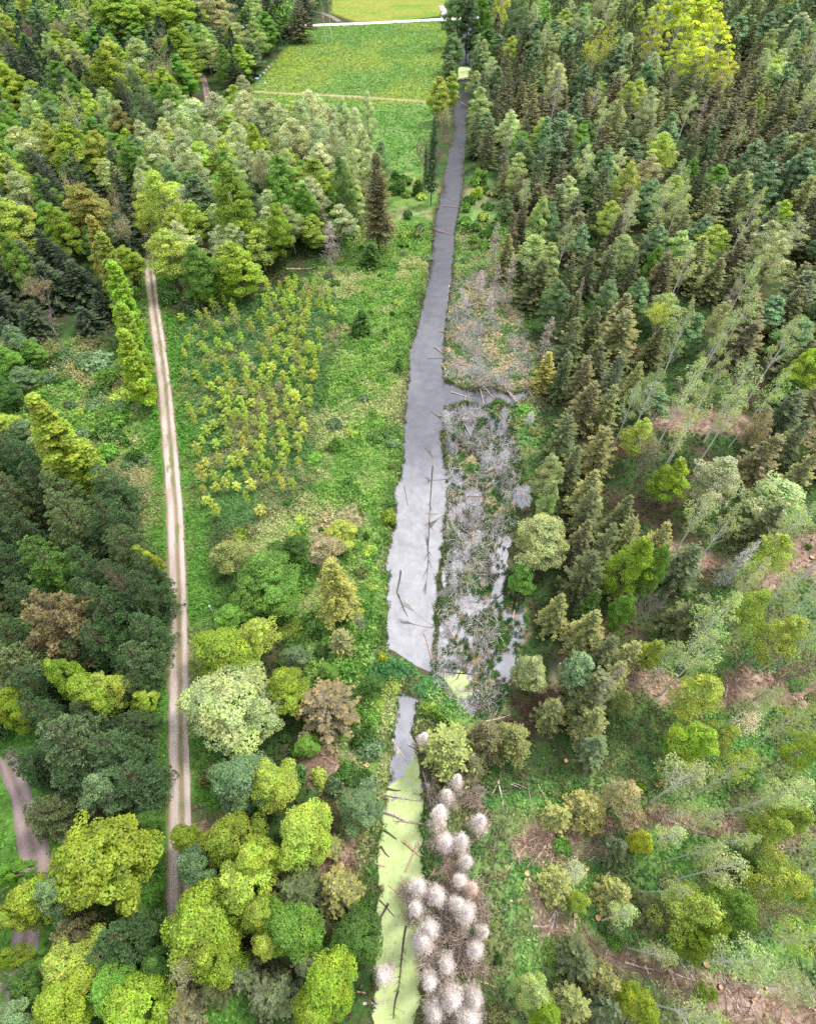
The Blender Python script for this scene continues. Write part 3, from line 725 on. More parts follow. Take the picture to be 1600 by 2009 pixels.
PW = np.array([.90, .83, .80]); PB = np.array([.42, .34, .27]); PG = np.array([.60, .60, .60])
PR = {}
PR['b'] = [crown_tree('broadleaf', 10+i, H=18, R=5, base=.16, nc=120, per=190, leaf=.23, flat=[.5, .42, .6, .45][i], shape=['round', 'round', 'egg', 'egg'][i], spray=[.2, .6, .3, .5][i]) for i in range(4)]
PR['o'] = [crown_tree('oak', 30+i, H=20, R=6.2, base=.28, nc=240, per=95, leaf=.28, rc=(.11, .19), flat=.6, shape='round', lumps=.24, tintv=.13, nl=50) for i in range(2)]
PR['f'] = [crown_tree('alder', 40+i, H=20, R=4, base=.3, nc=80, per=105, leaf=.22, flat=.6, rc=(.18, .34), shape='egg', bark=M_BARKG, wild=.9, tr=.2, nl=45, lumps=.4) for i in range(3)]
PR['i'] = [crown_tree('birch', 50+i, H=22, R=3, base=[.5, .42, .56, .46][i], nc=38, per=48, leaf=.19, flat=.8, rc=(.2, .38), shape='egg', bark=M_BIRCH, tr=.19, nl=38, lumps=.35, wild=1.3, tintv=.12) for i in range(4)]
PR['h'] = [crown_tree('thin_birch', 60+i, H=23, R=2.6, base=.66, nc=20, per=40, leaf=.18, flat=.8, rc=(.22, .42), shape='egg', bark=M_BIRCH, tr=.22, nl=24, lumps=.4, wild=1.3, tintv=.12) for i in range(3)]
PR['c'] = [crown_tree('poplar', 70+i, H=30, R=3.2, base=.06, nc=230, per=90, leaf=.27, flat=.9, rc=(.16, .3), shape=['cone', 'column'][i], bark=M_BARKG, nl=60, tr=.35, lumps=.3, fork=1.5, up=.2) for i in range(2)]
PR['y'] = [crown_tree('spring_poplar', 75+i, H=28, R=4.5, base=.3, nc=110, per=70, leaf=.24, flat=.9, rc=(.1, .2), shape='egg', bark=M_BIRCH, nl=90, tr=.3, lumps=.35, fork=1.4, wild=1.3) for i in range(2)]
PR['s'] = [conifer('spruce', 80+i, H=24, R=4, bark=M_BARKG, brw=.06, wid=.16, tl=.29, nb=[6, 5, 6, 6, 5][i], droop=[.32, .5, .25, .42, .55][i], dz=[.72, .82, .68, .76, .85][i], tw=[15, 14, 16, 14, 15][i], ragged=[.15, .3, .2, .35, .25][i], pw=[.7, .55, .78, .62, .6][i]) for i in range(5)]
PR['l'] = [conifer('larch', 90+i, H=24, R=4, nb=8, droop=.22, dz=.5, tw=12, wid=.13, pw=.55, ragged=.35, tip=(1.3, 1.15, .7), base=.2) for i in range(2)]
PR['p'] = [fluffy_pine('pine', 100+i, H=22, R=4.6) for i in range(4)]
PR['k'] = [crown_tree('scots_pine', 110+i, H=20, R=3.4, base=.35, nc=75, per=95, leaf=.24, flat=.6, rc=(.2, .34), shape='egg', bark=M_BARK, el=2.4, wild=1.1, mat=M_NEEDLE, lumps=.35, tipc=(1.2, 1.2, 1.1)) for i in range(3)]
PR['d'] = [conifer('dead_spruce', 120+i, H=18, R=2.6, nb=6, droop=.3, dz=.42, tw=12, wid=.018, tip=(1, 1, 1), mat=M_TWIG, bark=M_DEAD, deadcol=(PB, PW), pw=.85, hang=True, tl=.6, brw=.016, ragged=.45, top_up=1.0) for i in range(3)]
PR['g'] = [conifer('grey_spruce', 130+i, H=14, R=2.6, nb=6, droop=.3, dz=.62, tw=9, wid=.022, mat=M_TWIG, bark=M_DEAD, deadcol=(PG*.75, PG), pw=.6, ragged=.5, hang=False, tl=.45, brw=.02) for i in range(2)]
PR['r'] = [bare_tree('bare_tree', 140+i, H=15, R=4.5, depth=4, mat=M_DEAD) for i in range(3)]
PR['t'] = [bare_tree('budding_tree', 150+i, H=18, R=4.5, depth=4, mat=M_BARKG, tuft=2) for i in range(2)]
PR['x'] = [bare_tree('swamp_snag', 160+i, H=7, R=2.2, depth=3, mat=M_DEAD, spread=.5, base=.45, tr=.13, nbr=3) for i in range(3)]
# low rounded shrubs
def shrub_proto(name, seed, n=1500, leaf=.2, flat=.75, lum=.3):
    r = np.random.default_rng(seed); gt, gc = G(), G()
    for i in range(9):
        d = rdir(r, 1, .2)[0]; limb(gt, r, (0, 0, 0), d*np.array([1.2, 1.2, 1.3]), .05, .015, 4, .05, 4)
    nc = 22; c = rdir(r, nc, .0)*r.uniform(.4, 1.15, (nc, 1))*np.array([[1, 1, .8]]); rc_ = r.uniform(.4, .75, nc)
    idx = r.integers(0, nc, n); d = rdir(r, n, -.5); P = c[idx]+d*rc_[idx][:, None]*r.uniform(.5, 1.05, (n, 1))*np.array([[1, 1, flat]])
    P[:, 2] = np.abs(P[:, 2])+.05; C = ((1+r.normal(0, .18, nc))[idx]*r.uniform(.75, 1.25, n))[:, None]*np.ones((1, 3))
    leaves(gc, r, P, d, leaf, 1.5, .5, .9, C)
    return Proto(name, 1.8, 1.6, gt, gc, M_BARK, M_LEAF)
PR['u'] = [shrub_proto('shrub', 170+i) for i in range(4)]
def sapling(name, seed, H=4.2):
    r = np.random.default_rng(seed); gt, gc = G(), G(); t = np.linspace(0, 1, 6)
    gt.tube(np.stack([.06*np.sin(t*4), .06*np.cos(t*3)-.06, t*H*.95], 1), .035*(1-t)+.012, 5)
    n = 420; T = r.uniform(0, 1, n)**.8; nb = 14; bz = np.linspace(.28, .93, nb)*H; ba = np.arange(nb)*2.4; bl = .85*np.sin(np.linspace(.5, 2.9, nb))*r.uniform(.6, 1.2, nb)+.15
    for i in range(nb): limb(gt, r, (0, 0, bz[i]-.25), (bl[i]*math.cos(ba[i]), bl[i]*math.sin(ba[i]), bz[i]+.15), .015, .006, 3, .05, 3)
    idx = r.integers(0, nb, n); s = r.uniform(.25, 1.15, n)
    P = np.stack([bl[idx]*s*np.cos(ba[idx]), bl[idx]*s*np.sin(ba[idx]), bz[idx]+.1], 1)+r.normal(0, .13, (n, 3))
    leaves(gc, r, P, nrm(r.normal(0, 1, (n, 3))+np.array([[0, 0, .6]])), .19, 1.5, .5, .8, r.uniform(.7, 1.3, (n, 1))*np.ones((1, 3)))
    return Proto(name, H, 1.0, gt, gc, M_BARKG, M_LEAF)
PR['z'] = [sapling('sapling', 180+i) for i in range(5)]
# ================================================================== WHAT STANDS WHERE
PAL = dict(y=(.33, .46, .06), Y=(.60, .66, .09), g=(.20, .38, .07), l=(.42, .52, .24), w=(.50, .57, .36), k=(.20, .31, .15), o=(.25, .29, .10), m=(.10, .21, .045),
           d=(.080, .155, .068), e=(.125, .185, .085), b=(.165, .165, .085), s=(.118, .158, .058), n=(.058, .100, .048), t=(.45, .43, .25), W=(.92, .92, .92), q=(.9, .76, .68), a=(.35, .36, .095),
           P=(.19, .195, .09), v=(.42, .53, .11))
CNAME = dict(n='very dark green', y='bright yellow-green', Y='vivid yellow', g='fresh green', l='pale green', w='silvery pale green', k='blue-green', o='olive green', m='mid green', d='dark green', e='dull grey-green',
             b='brownish', s='dark olive', t='tan', W='whitish grey', q='pinkish grey', a='golden olive', P='brown-tipped', v='light lime')
KNAME = dict(b=('broadleaf_tree', 'broadleaf tree'), o=('oak_tree', 'spreading oak'), f=('alder_tree', 'thin-crowned tree'), i=('birch_tree', 'slender birch'), h=('birch_tree', 'long-stemmed birch'),
             c=('poplar_tree', 'columnar poplar'), y=('spring_poplar', 'tall spring poplar'), s=('spruce_tree', 'spruce'), l=('conifer_tree', 'dense conifer'), p=('pine_tree', 'cushiony pine'),
             k=('scots_pine', 'round-topped pine'), d=('dead_spruce', 'dead spruce'), g=('grey_spruce', 'dead grey conifer'), r=('bare_tree', 'leafless tree'), t=('budding_tree', 'half-leafed tree'),
             x=('swamp_snag', 'dead snag'), u=('shrub', 'shrub'), z=('sapling', 'young planted tree'))
CAT = dict(b='tree', o='tree', f='tree', i='birch', h='birch', c='poplar', y='poplar', s='spruce', l='conifer', p='pine', k='pine', d='dead tree', g='dead tree', r='bare tree', t='tree', x='snag', u='shrub', z='young tree')
CF = dict(s=.45, l=.5, p=.5, d=.72, g=.5, u=.5, z=.6, x=.6, i=.68, h=.74, c=.5, k=.62, y=.6)

# kind colour px py width(px) height(m)
TREES = """
s d 32 128 50 22;s d 67 165 70 25;s d 118 150 60 24;s d 91 88 50 22;s d 165 160 50 24;s d 150 20 45 24;b l 78 17 40 20;t t 125 74 45 20;r q 54 67 45 18;r q 12 95 40 18;b k 17 12 50 20;
b v 61 24 35 20;b l 160 54 55 18;b g 200 90 70 18;o y 243 32 135 26;o y 354 34 110 24;f t 422 25 75 24;b y 351 100 85 20;f l 280 128 75 22;b y 223 160 85 24;t t 314 145 55 22;b y 366 152 50 14;
b g 334 209 58 18;s e 439 101 60 24;s e 489 67 55 26;s e 527 34 50 26;s d 462 150 50 20;u m 429 182 30 4;i v 142 225 50 24;f k 283 209 45 26;b o 240 256 50 18;b g 5 256 50 22;f l 51 300 85 18;
b y 145 300 95 20;b v 202 304 60 18;b v 20 348 75 18;f l 216 350 50 14;t t 145 381 45 18;b a 175 420 100 20;b v 30 439 90 20;b y 128 452 60 18;b m 189 480 50 14;f l 388 243 76 18;b l 410 262 60 15;b v 455 262 60 15;b l 500 262 60 15;b l 560 245 66 15;b v 348 300 60 14;
f l 432 236 70 20;f l 483 233 60 20;f l 516 250 55 20;f l 422 294 60 18;f k 317 314 60 18;f l 364 304 65 18;f l 472 290 60 18;b y 505 300 45 20;f v 324 405 75 24;k e 398 392 65 22;b y 462 405 95 28;
f l 287 350 35 16;f k 340 360 50 16;t t 520 354 40 20;f v 337 500 90 20;b g 392 534 75 20;b y 470 527 95 20;u k 375 590 60 5;u m 330 575 50 5;
s e 550 30 60 28;s b 585 45 55 26;s e 600 15 50 28;i m 632 8 22 24;i m 645 8 20 24;u g 600 62 30 5;u m 480 150 40 5;u m 455 178 36 4;f l 537 250 65 20;f l 612 232 70 20;f l 672 245 35 20;f l 722 235 30 20;f l 575 290 70 20;f l 628 292 55 20;
f l 699 262 40 18;f l 650 262 38 18;f l 692 318 40 22;f l 590 255 45 20;b g 552 360 62 20;b v 621 360 82 18;b g 562 405 70 20;b y 548 452 55 20;b g 600 410 50 18;f m 672 375 45 24;l P 739 402 72 30;f k 655 300 45 20;l m 726 500 42 9;
u m 645 432 50 8;u m 690 420 50 8;u m 780 358 40 6;l d 847 320 34 26;t t 868 245 40 16;b v 860 190 45 16;b v 884 173 34 14;b k 888 98 42 16;b k 898 25 55 26;b d 918 44 40 24;b g 945 30 34 28;y Y 979 10 34 34;f k 1005 20 40 26;
f k 1022 38 42 24;s m 1036 62 40 20;b k 880 130 30 10;b m 955 85 60 14;b o 940 140 45 12;i l 962 140 34 16;s s 945 187 36 20;s s 1013 175 42 22;s s 969 219 40 22;s b 995 240 40 22;s o 1036 223 48 24;s s 935 270 42 20;s s 957 287 44 22;
g q 989 308 30 17;s s 1030 285 40 20;u g 945 337 42 7;u y 935 372 30 5;f l 1013 345 42 16;s b 1018 385 36 18;s s 1050 371 50 22;b k 989 405 34 10;s b 1003 470 40 22;b l 1056 442 50 20;g q 969 485 30 16;s o 993 510 50 22;s s 1020 440 40 20;
t Y 1171 100 62 28;y Y 1283 70 55 30;y Y 1340 30 105 34;y Y 1392 100 85 30;y Y 1335 112 55 28;y Y 1414 145 50 20;y Y 1375 40 70 32;b m 1400 190 45 10;
s s 1111 145 45 24;s s 1087 95 36 22;s s 1208 50 45 24;k k 1114 88 40 20;k k 1208 132 45 22;k k 1138 162 34 20;s s 1161 200 42 22;i w 1087 185 36 22;k k 1095 262 48 20;s s 1111 308 55 24;s b 1178 285 55 24;b m 1146 268 55 12;
s s 1222 236 42 22;i l 1178 233 30 20;f w 1266 232 40 20;s s 1296 182 46 24;s s 1354 212 55 25;s o 1411 218 48 24;s b 1391 255 40 20;s b 1458 270 60 24;s s 1522 245 62 28;s s 1475 180 52 25;s s 1465 88 48 24;k k 1441 65 48 22;k k 1499 60 40 22;
k k 1532 165 45 22;s s 1566 190 50 24;s b 1566 252 48 24;i l 1588 182 36 22;b v 1478 223 32 14;f o 1570 300 50 16;k k 1566 331 55 18;k k 1468 320 58 20;r q 1455 350 36 14;k k 1497 366 50 22;l d 1532 366 32 18;k k 1391 285 28 20;f v 1293 304 58 16;
k e 1235 305 60 16;f t 1269 341 50 14;s s 1347 296 46 24;s b 1404 332 42 22;b g 1350 346 32 14;f v 1222 366 42 18;i l 1148 331 42 20;b k 1146 372 70 14;s b 1097 372 50 22;i l 1296 398 52 20;i l 1332 400 42 20;s s 1364 380 55 24;s s 1435 395 52 24;
s o 1384 435 66 26;i l 1468 424 42 22;b y 1526 428 44 14;s s 1580 425 52 24;i l 1549 466 50 18;f w 1499 482 62 18;i l 1229 425 45 18;s s 1121 440 58 24;s b 1205 472 50 22;s o 1276 472 48 22;b k 1077 442 48 18;k k 1138 478 36 18;s s 1170 420 45 22;s s 1330 470 50 24;
b l 1073 522 48 18;s s 1111 556 50 24;s s 1148 544 55 24;s s 1188 532 45 24;s s 1229 552 48 24;s b 1293 548 65 24;b g 1283 517 36 14;r q 1347 522 52 18;b k 1084 594 50 18;g q 1124 600 22 18;b k 1192 586 50 16;s s 1124 625 50 24;s s 1114 680 66 25;
s s 1158 655 55 24;s o 1212 665 86 26;t Y 1296 621 55 22;s s 1282 682 50 20;i l 1340 655 42 24;f t 1404 635 45 18;g q 1428 598 28 18;i l 1458 611 50 20;i l 1460 552 45 20;f w 1510 520 60 20;s e 1556 588 88 26;s b 1455 679 72 22;i l 1418 655 44 20;
i l 1532 682 48 22;b y 1578 727 72 18;b m 1546 772 50 10;s P 1583 797 75 26;g q 1067 665 34 14;s a 1070 732 50 18;s s 1100 742 50 22;s P 1144 752 55 24;s e 1195 750 56 24;s o 1242 753 42 20;s P 1141 800 70 24;s o 1188 806 54 22;i l 1276 767 56 22;
i l 1237 796 38 18;i l 1347 763 66 22;i l 1445 760 72 22;i l 1424 820 58 22;i l 1364 812 48 20;i l 1396 742 40 20;s s 1104 864 60 22;s o 1171 890 80 24;f v 1249 858 56 16;t t 1262 905 60 20;b y 1316 941 66 16;f w 1401 948 88 18;s P 1489 905 80 24;
s s 1549 871 55 22;s o 1566 932 60 22;f t 1482 841 45 18;b l 1080 935 48 16;b l 1073 980 42 16;s o 1151 972 70 22;s s 1120 920 50 22;i l 1330 860 40 20;i l 1500 770 45 22;i l 1390 690 36 22;
b l 1058 1060 112 16;s s 1151 1012 62 24;s s 1215 1020 60 22;s P 1134 1067 62 22;s s 1185 1074 55 22;s o 1229 1057 50 20;s o 1289 1061 55 18;b y 1239 1108 78 22;b g 1283 1122 48 20;s o 1212 1131 56 18;s e 1337 1115 78 22;s s 1148 1131 80 24;
s m 1158 1182 42 14;b g 1219 1202 46 16;r W 1276 1189 62 18;s s 1350 1210 86 22;s o 1090 1202 60 20;s o 1151 1243 78 22;s s 1182 1285 62 20;s o 1229 1287 50 16;k k 1128 1322 60 18;s s 1155 1364 112 24;g q 1171 1352 26 25;s o 1208 1330 54 18;
s o 1155 1418 72 18;s e 1168 1468 62 16;f o 1215 1381 42 12;s o 1080 1398 55 16;b v 1279 1277 46 12;i l 1316 1290 42 14;i l 1370 1292 66 20;i l 1408 1224 66 22;f a 1465 1197 60 18;i l 1465 1143 50 20;f v 1506 1092 66 18;i l 1560 1030 44 18;
i l 1418 1034 50 18;s s 1495 1036 82 22;i l 1370 1018 60 20;g W 1448 1108 36 16;i l 1532 1163 52 20;i w 1576 1175 62 22;f v 1519 1256 78 20;i l 1586 1243 50 20;r q 1553 1322 112 20;f v 1364 1366 82 18;t q 1445 1412 62 16;b y 1354 1462 88 16;
f v 1408 1450 48 14;f a 1450 1486 30 12;f y 1576 1472 54 18;u y 1405 1331 40 5;
s o 1151 1591 80 10;s o 1094 1601 52 7;f t 1225 1567 62 14;i l 1347 1537 92 18;i v 1435 1525 62 18;i l 1529 1554 66 18;i l 1586 1567 42 18;b v 1549 1605 62 14;u y 1262 1544 18 2.5;f a 1499 1637 62 16;b Y 1262 1655 40 9;i l 1310 1645 56 14;
i l 1370 1672 46 16;s e 1205 1669 56 12;r q 1168 1669 42 10;i w 1127 1713 46 10;s o 1090 1735 70 8;i l 1404 1713 76 18;b m 1465 1700 60 8;f a 1516 1723 78 18;i l 1576 1709 52 18;i l 1310 1743 46 14;s o 1208 1756 70 14;b v 1134 1770 36 8;
i l 1229 1804 52 14;s s 1283 1794 72 16;f a 1350 1790 88 20;b g 1431 1787 82 18;b y 1387 1812 50 14;t t 1509 1790 72 20;b y 1354 1858 54 12;i l 1289 1864 52 14;u y 1306 1881 26 4;i l 1445 1895 98 18;i v 1560 1851 66 20;i l 1546 1945 64 18;
s e 1138 1888 80 14;s o 1185 1925 62 14;s o 1127 1965 62 14;s e 1185 1979 62 14;b y 1252 1972 66 14;b l 1045 1955 70 12;b y 1075 1990 62 14;i l 1347 1990 82 16;f y 1377 1945 36 8;i l 1500 1900 60 18;f v 1590 1780 44 18;
i l 1440 1640 44 16;i l 1380 1610 44 14;i l 1480 1380 44 18;i v 1560 1420 46 18;i l 1330 1600 36 12;i l 1590 1650 50 18;i l 1480 1575 44 16;
b g 34 520 46 24;s d 74 628 60 18;s d 101 561 90 22;s d 169 628 60 12;s d 135 530 60 22;s d 13 540 60 22;s d 5 600 60 20;s d 60 470 60 22;s d 100 500 60 22;s d 200 600 50 14;b k 37 716 62 6;b k 20 770 62 6;b k 189 702 80 7;b g 209 730 62 7;b k 160 702 52 6;b m 189 763 62 6;b v 236 770 62 6;
b k 182 790 52 5;b m 51 787 52 6;b k 47 848 52 9;f l 76 885 42 10;b g 216 820 62 6;b m 196 838 52 5;b g 202 881 58 6;u m 263 888 48 3;b m 110 700 60 6;b k 90 735 50 6;b m 240 720 50 6;b y 5 830 40 8;b k 130 690 50 7;
p d 20 890 82 20;p P 88 957 86 20;p e 135 975 80 20;p d 220 958 80 18;p P 34 985 80 20;p d 20 1034 82 22;p d 20 1105 82 22;p m 95 1112 96 22;p P 142 1027 100 24;p d 216 1034 90 22;p e 253 1084 82 20;b y 283 1098 36 12;b y 303 1112 26 10;
r q 240 1147 46 22;p d 186 1128 72 22;p d 219 1202 90 22;p d 287 1175 82 20;p b 130 1228 150 25;p d 27 1250 82 22;p d 200 1260 80 20;p e 42 1320 110 22;p d 20 1290 70 20;b y 135 1322 68 18;b y 189 1362 80 16;b v 215 1350 70 14;b y 280 1376 48 8;
p d 270 1297 84 16;p d 292 1240 70 16;b y 18 1388 62 18;p d 90 1405 72 20;p e 152 1466 140 22;p d 236 1472 92 20;p d 70 1500 70 18;p d 270 1534 92 16;p e 95 1595 84 14;b k 209 1544 90 14;p d 160 1530 80 14;p d 275 1420 60 12;b m 287 1611 46 8;p d 270 1350 60 12;
p d 60 1180 70 20;p d 150 1290 80 14;p d 70 1350 80 20;p d 120 1420 70 18;p d 180 1410 70 16;p d 290 1130 60 18;p d 240 1140 70 18;p d 180 1180 70 18;
b y 466 1044 46 5;f o 449 1085 66 9;b g 525 1130 122 15;b g 500 1165 80 13;b g 459 1209 66 9;f v 513 1245 68 13;b y 439 1280 112 13;b l 452 1385 168 15;b l 500 1400 90 13;b k 475 1534 116 13;b v 537 1540 98 13;u o 400 1520 44 4;b g 550 1180 70 10;
o y 212 1690 210 23;b k 130 1755 82 16;b y 80 1775 88 16;b g 12 1700 52 20;b v 18 1800 50 18;b y 14 1880 44 16;p b 150 1832 82 14;p d 253 1845 100 14;p d 220 1870 80 14;b v 145 1892 110 14;b m 310 1900 84 10;b m 74 1932 80 12;
r W 12 1935 70 14;b y 140 1960 112 14;b g 215 1938 84 12;b y 270 1978 118 14;b k 50 1985 76 12;b y 392 1815 150 18;b y 430 1865 100 15;b y 365 1650 54 14;b k 392 1692 88 17;b y 462 1648 108 17;b v 510 1690 74 18;b v 470 1745 108 17;b v 520 1800 70 15;
t t 378 1905 76 16;s P 361 1972 80 10;s e 475 1905 70 10;s e 515 1950 70 9;l s 425 1940 60 8;
l a 660 1165 82 22;b v 668 1045 62 8;f t 640 1080 66 8;r W 705 1222 34 8;s o 670 1258 50 7;b Y 560 1350 88 13;s b 645 1388 124 16;u Y 750 1288 20 2.5;u y 762 1008 36 4;u v 840 1385 40 4;u g 862 1400 40 3;b l 1042 1318 68 12;
l o 885 1475 108 13;l P 950 1452 76 13;l o 1005 1452 72 12;l P 920 1500 60 9;d W 833 1447 38 9;b g 1025 1130 54 10;u m 715 1445 66 4;b v 597 1640 112 16;s o 650 1660 44 9;b k 655 1540 54 7;b g 707 1580 58 4;
s s 587 1750 108 16;s o 663 1745 86 13;b g 575 1815 105 15;b v 530 1845 60 13;b m 700 1835 92 8;b y 640 1945 112 17;s e 545 1955 76 9;s e 600 1880 60 8;b m 700 1780 50 5;b y 620 1985 90 15;
d W 898 1530 44 14;d W 863 1600 50 15;d W 944 1612 46 13;d W 878 1645 52 15;d W 908 1650 48 15;d W 916 1686 40 13;d W 905 1722 40 13;d W 820 1740 54 15;d W 856 1752 56 15;d W 817 1780 52 14;d W 896 1770 44 14;d W 918 1790 62 15;
d W 849 1820 52 15;d W 833 1852 62 15;d W 948 1828 34 11;d W 937 1865 50 13;d W 880 1895 52 14;d W 845 1925 48 14;d W 753 1915 54 14;d W 891 1962 66 15;d W 857 1990 52 14;d W 935 1960 54 13;d W 925 2000 70 14;d W 880 1560 46 13;
r q 895 1556 84 7;r q 883 1700 70 6;d q 925 1740 40 13;r q 850 1530 40 5;r W 945 1248 56 8;
g W 918 590 34 9;g W 945 610 34 9;g W 925 640 36 8;g W 963 600 32 9;g W 905 650 30 7;g W 978 680 50 13;g W 990 720 44 12;g W 950 700 40 9;g W 965 740 36 9;g W 1040 820 20 4;
g W 880 815 30 8;g W 898 845 34 8;g W 912 870 34 8;g W 955 905 32 10;g W 985 950 36 9;g W 975 1010 36 9;g W 935 1010 34 8;g W 925 840 32 7;g W 950 960 30 9;g W 990 900 26 8;g W 935 1090 30 9;g W 910 1120 30 9;g W 890 1140 26 8;
g W 940 1060 30 9;g W 880 1210 26 7;g W 870 1290 40 5;g W 895 1310 30 4;x W 842 1060 16 12;x W 880 900 16 9;x W 897 1170 18 10;x W 862 1200 16 9;x W 875 1075 14 10;x W 935 1390 46 7;x W 903 1300 34 9;x W 858 1120 14 9;
x W 925 1050 20 8;x W 898 960 16 8;x W 912 1020 18 8;x W 888 1030 14 8;x W 953 850 20 7;x W 970 1120 18 7;g q 940 560 30 10;g q 1005 600 24 7;g q 1000 545 30 16;g q 973 560 26 14;g W 905 620 28 7;
g q 648 475 40 13;g t 648 525 26 6;u m 820 360 30 7;u m 700 640 38 6;l m 710 630 44 7;u g 655 865 36 4;l m 783 715 24 4;r q 825 290 36 14;l d 835 330 14 16;s o 990 355 30 16;
""".replace('\n', '').strip(';').split(';')
TREES = [t.split() for t in TREES if t.strip()]
TREES += [t.split() for t in "b g 8 705 60 12;b k 34 668 55 12;b m 5 770 60 12;b v 14 840 55 10;b k 44 742 50 8.5;b g 62 690 50 9;s n 60 640 50 16;s n 25 655 50 16;b m 250 600 44 9;b g 240 560 44 10".split(';')]
for t in TREES:
    if t[1] == 'a' and t[0] == 'f': t[1] = 'v'
    if t[0] == 'g' and 850 < float(t[2]) < 1030 and 560 < float(t[3]) < 1340: t[4] = str(float(t[4])*.75)
    if t[0] == 'b' and t[1] == 'Y' and float(t[3]) > 1000 and float(t[2]) < 900: t[1] = 'y'
    if t[0] == 'b' and float(t[5]) <= 7: t[0] = 'u'; t[5] = str(float(t[5])*.6)
    if t[0] == 'p' and t[1] in 'P': t[1] = 'e'
    if t[0] == 's' and t[1] in 'de' and float(t[2]) < 620 and float(t[3]) < 660: t[1] = 'n'
    if t[0] == 'f' and t[1] in 'lk' and 300 < float(t[2]) < 760 and 200 < float(t[3]) < 330: t[1] = 'w'
# placed by the foot of the trunk: kind colour px py width height
FOOT = """c y 172 975 128 24;c y 290 797 62 19;c y 284 745 58 19;c y 268 670 60 20;c v 246 610 56 20;c a 226 575 50 20;x W 130 690 30 12""".split(';')
FOOT = [t.split() for t in FOOT]

CLEAR_PX = [[(590, 58), (875, 36), (868, 190), (845, 255), (800, 330), (770, 330), (730, 215), (600, 200), (425, 195), (500, 140), (560, 90)], [(650, -80), (868, -80), (866, 35), (650, 35)],
            R_MAIN, R_LOW, SWAMP, UPSWAMP, PLANT, ROUGH, [(300, 560), (345, 560), (400, 1000), (400, 1450), (380, 1640), (325, 1640), (315, 1000), (270, 880), (280, 700)],
            [(362, 105), (410, 105), (445, 225), (385, 225)], [(0, 1480), (40, 1480), (120, 1720), (60, 1860), (0, 1900)], LEFTROUGH, CLEARING, [(275, 450), (300, 450), (310, 600), (280, 600)],
            [(380, 540), (700, 530), (700, 460), (840, 330), (870, 700), (600, 620)], [(870, 1330), (1060, 1330), (1060, 1400), (1240, 1400), (1240, 1560), (830, 1560)], EASTBANK]
def clear_at(px, py):
    m = np.zeros(np.shape(px), bool)
    for P in CLEAR_PX: m |= inpoly(px, py, P)
    return m

placed = []        # dicts
rng = np.random.default_rng(2024)
SHORT = dict(s=.52, l=.70, p=.66, k=.68, i=.92, h=.95, b=.72, f=.72, o=.62, t=.75, g=.8, r=.8, d=.58)
def short(k, h, px, py):
    f = SHORT.get(k, 1.0)
    if h < 8: f = max(f, .85)
    g = float(sstep(200, 620, np.array(py)))          # trees low in the photograph are younger, hence shorter
    return h*(1+(f-1)*g)*(.74 if k == 's' else .85 if k == 'k' else 1.0)**(1-g)
def add(kind, colc, x, y, R, h, hand):
    px, py, d = proj(x, y, h*CF.get(kind, .58))
    placed.append(dict(k=kind, c=colc, x=float(x), y=float(y), R=float(R), h=float(h), px=float(px), py=float(py), d=float(d), hand=hand))
for k, c, px, py, w_, h in TREES:
    px, py, w_, h = map(float, (px, py, w_, h)); h = short(k, h, px, py); zc = h*CF.get(k, .58); p = at(px, py, zc)
    _, _, d = proj(p[0], p[1], zc); add(k, c, p[0], p[1], w_/2*d/FPX*{'o': .82, 'b': .93, 'd': .86, 'i': .9, 's': 1.08}.get(k, 1), h, True)
for k, c, px, py, w_, h in FOOT:
    px, py, w_, h = map(float, (px, py, w_, h)); p = at(px, py, 0)
    _, _, d = proj(p[0], p[1], h*.4); add(k, c, p[0], p[1], w_/2*d/FPX, h, True)

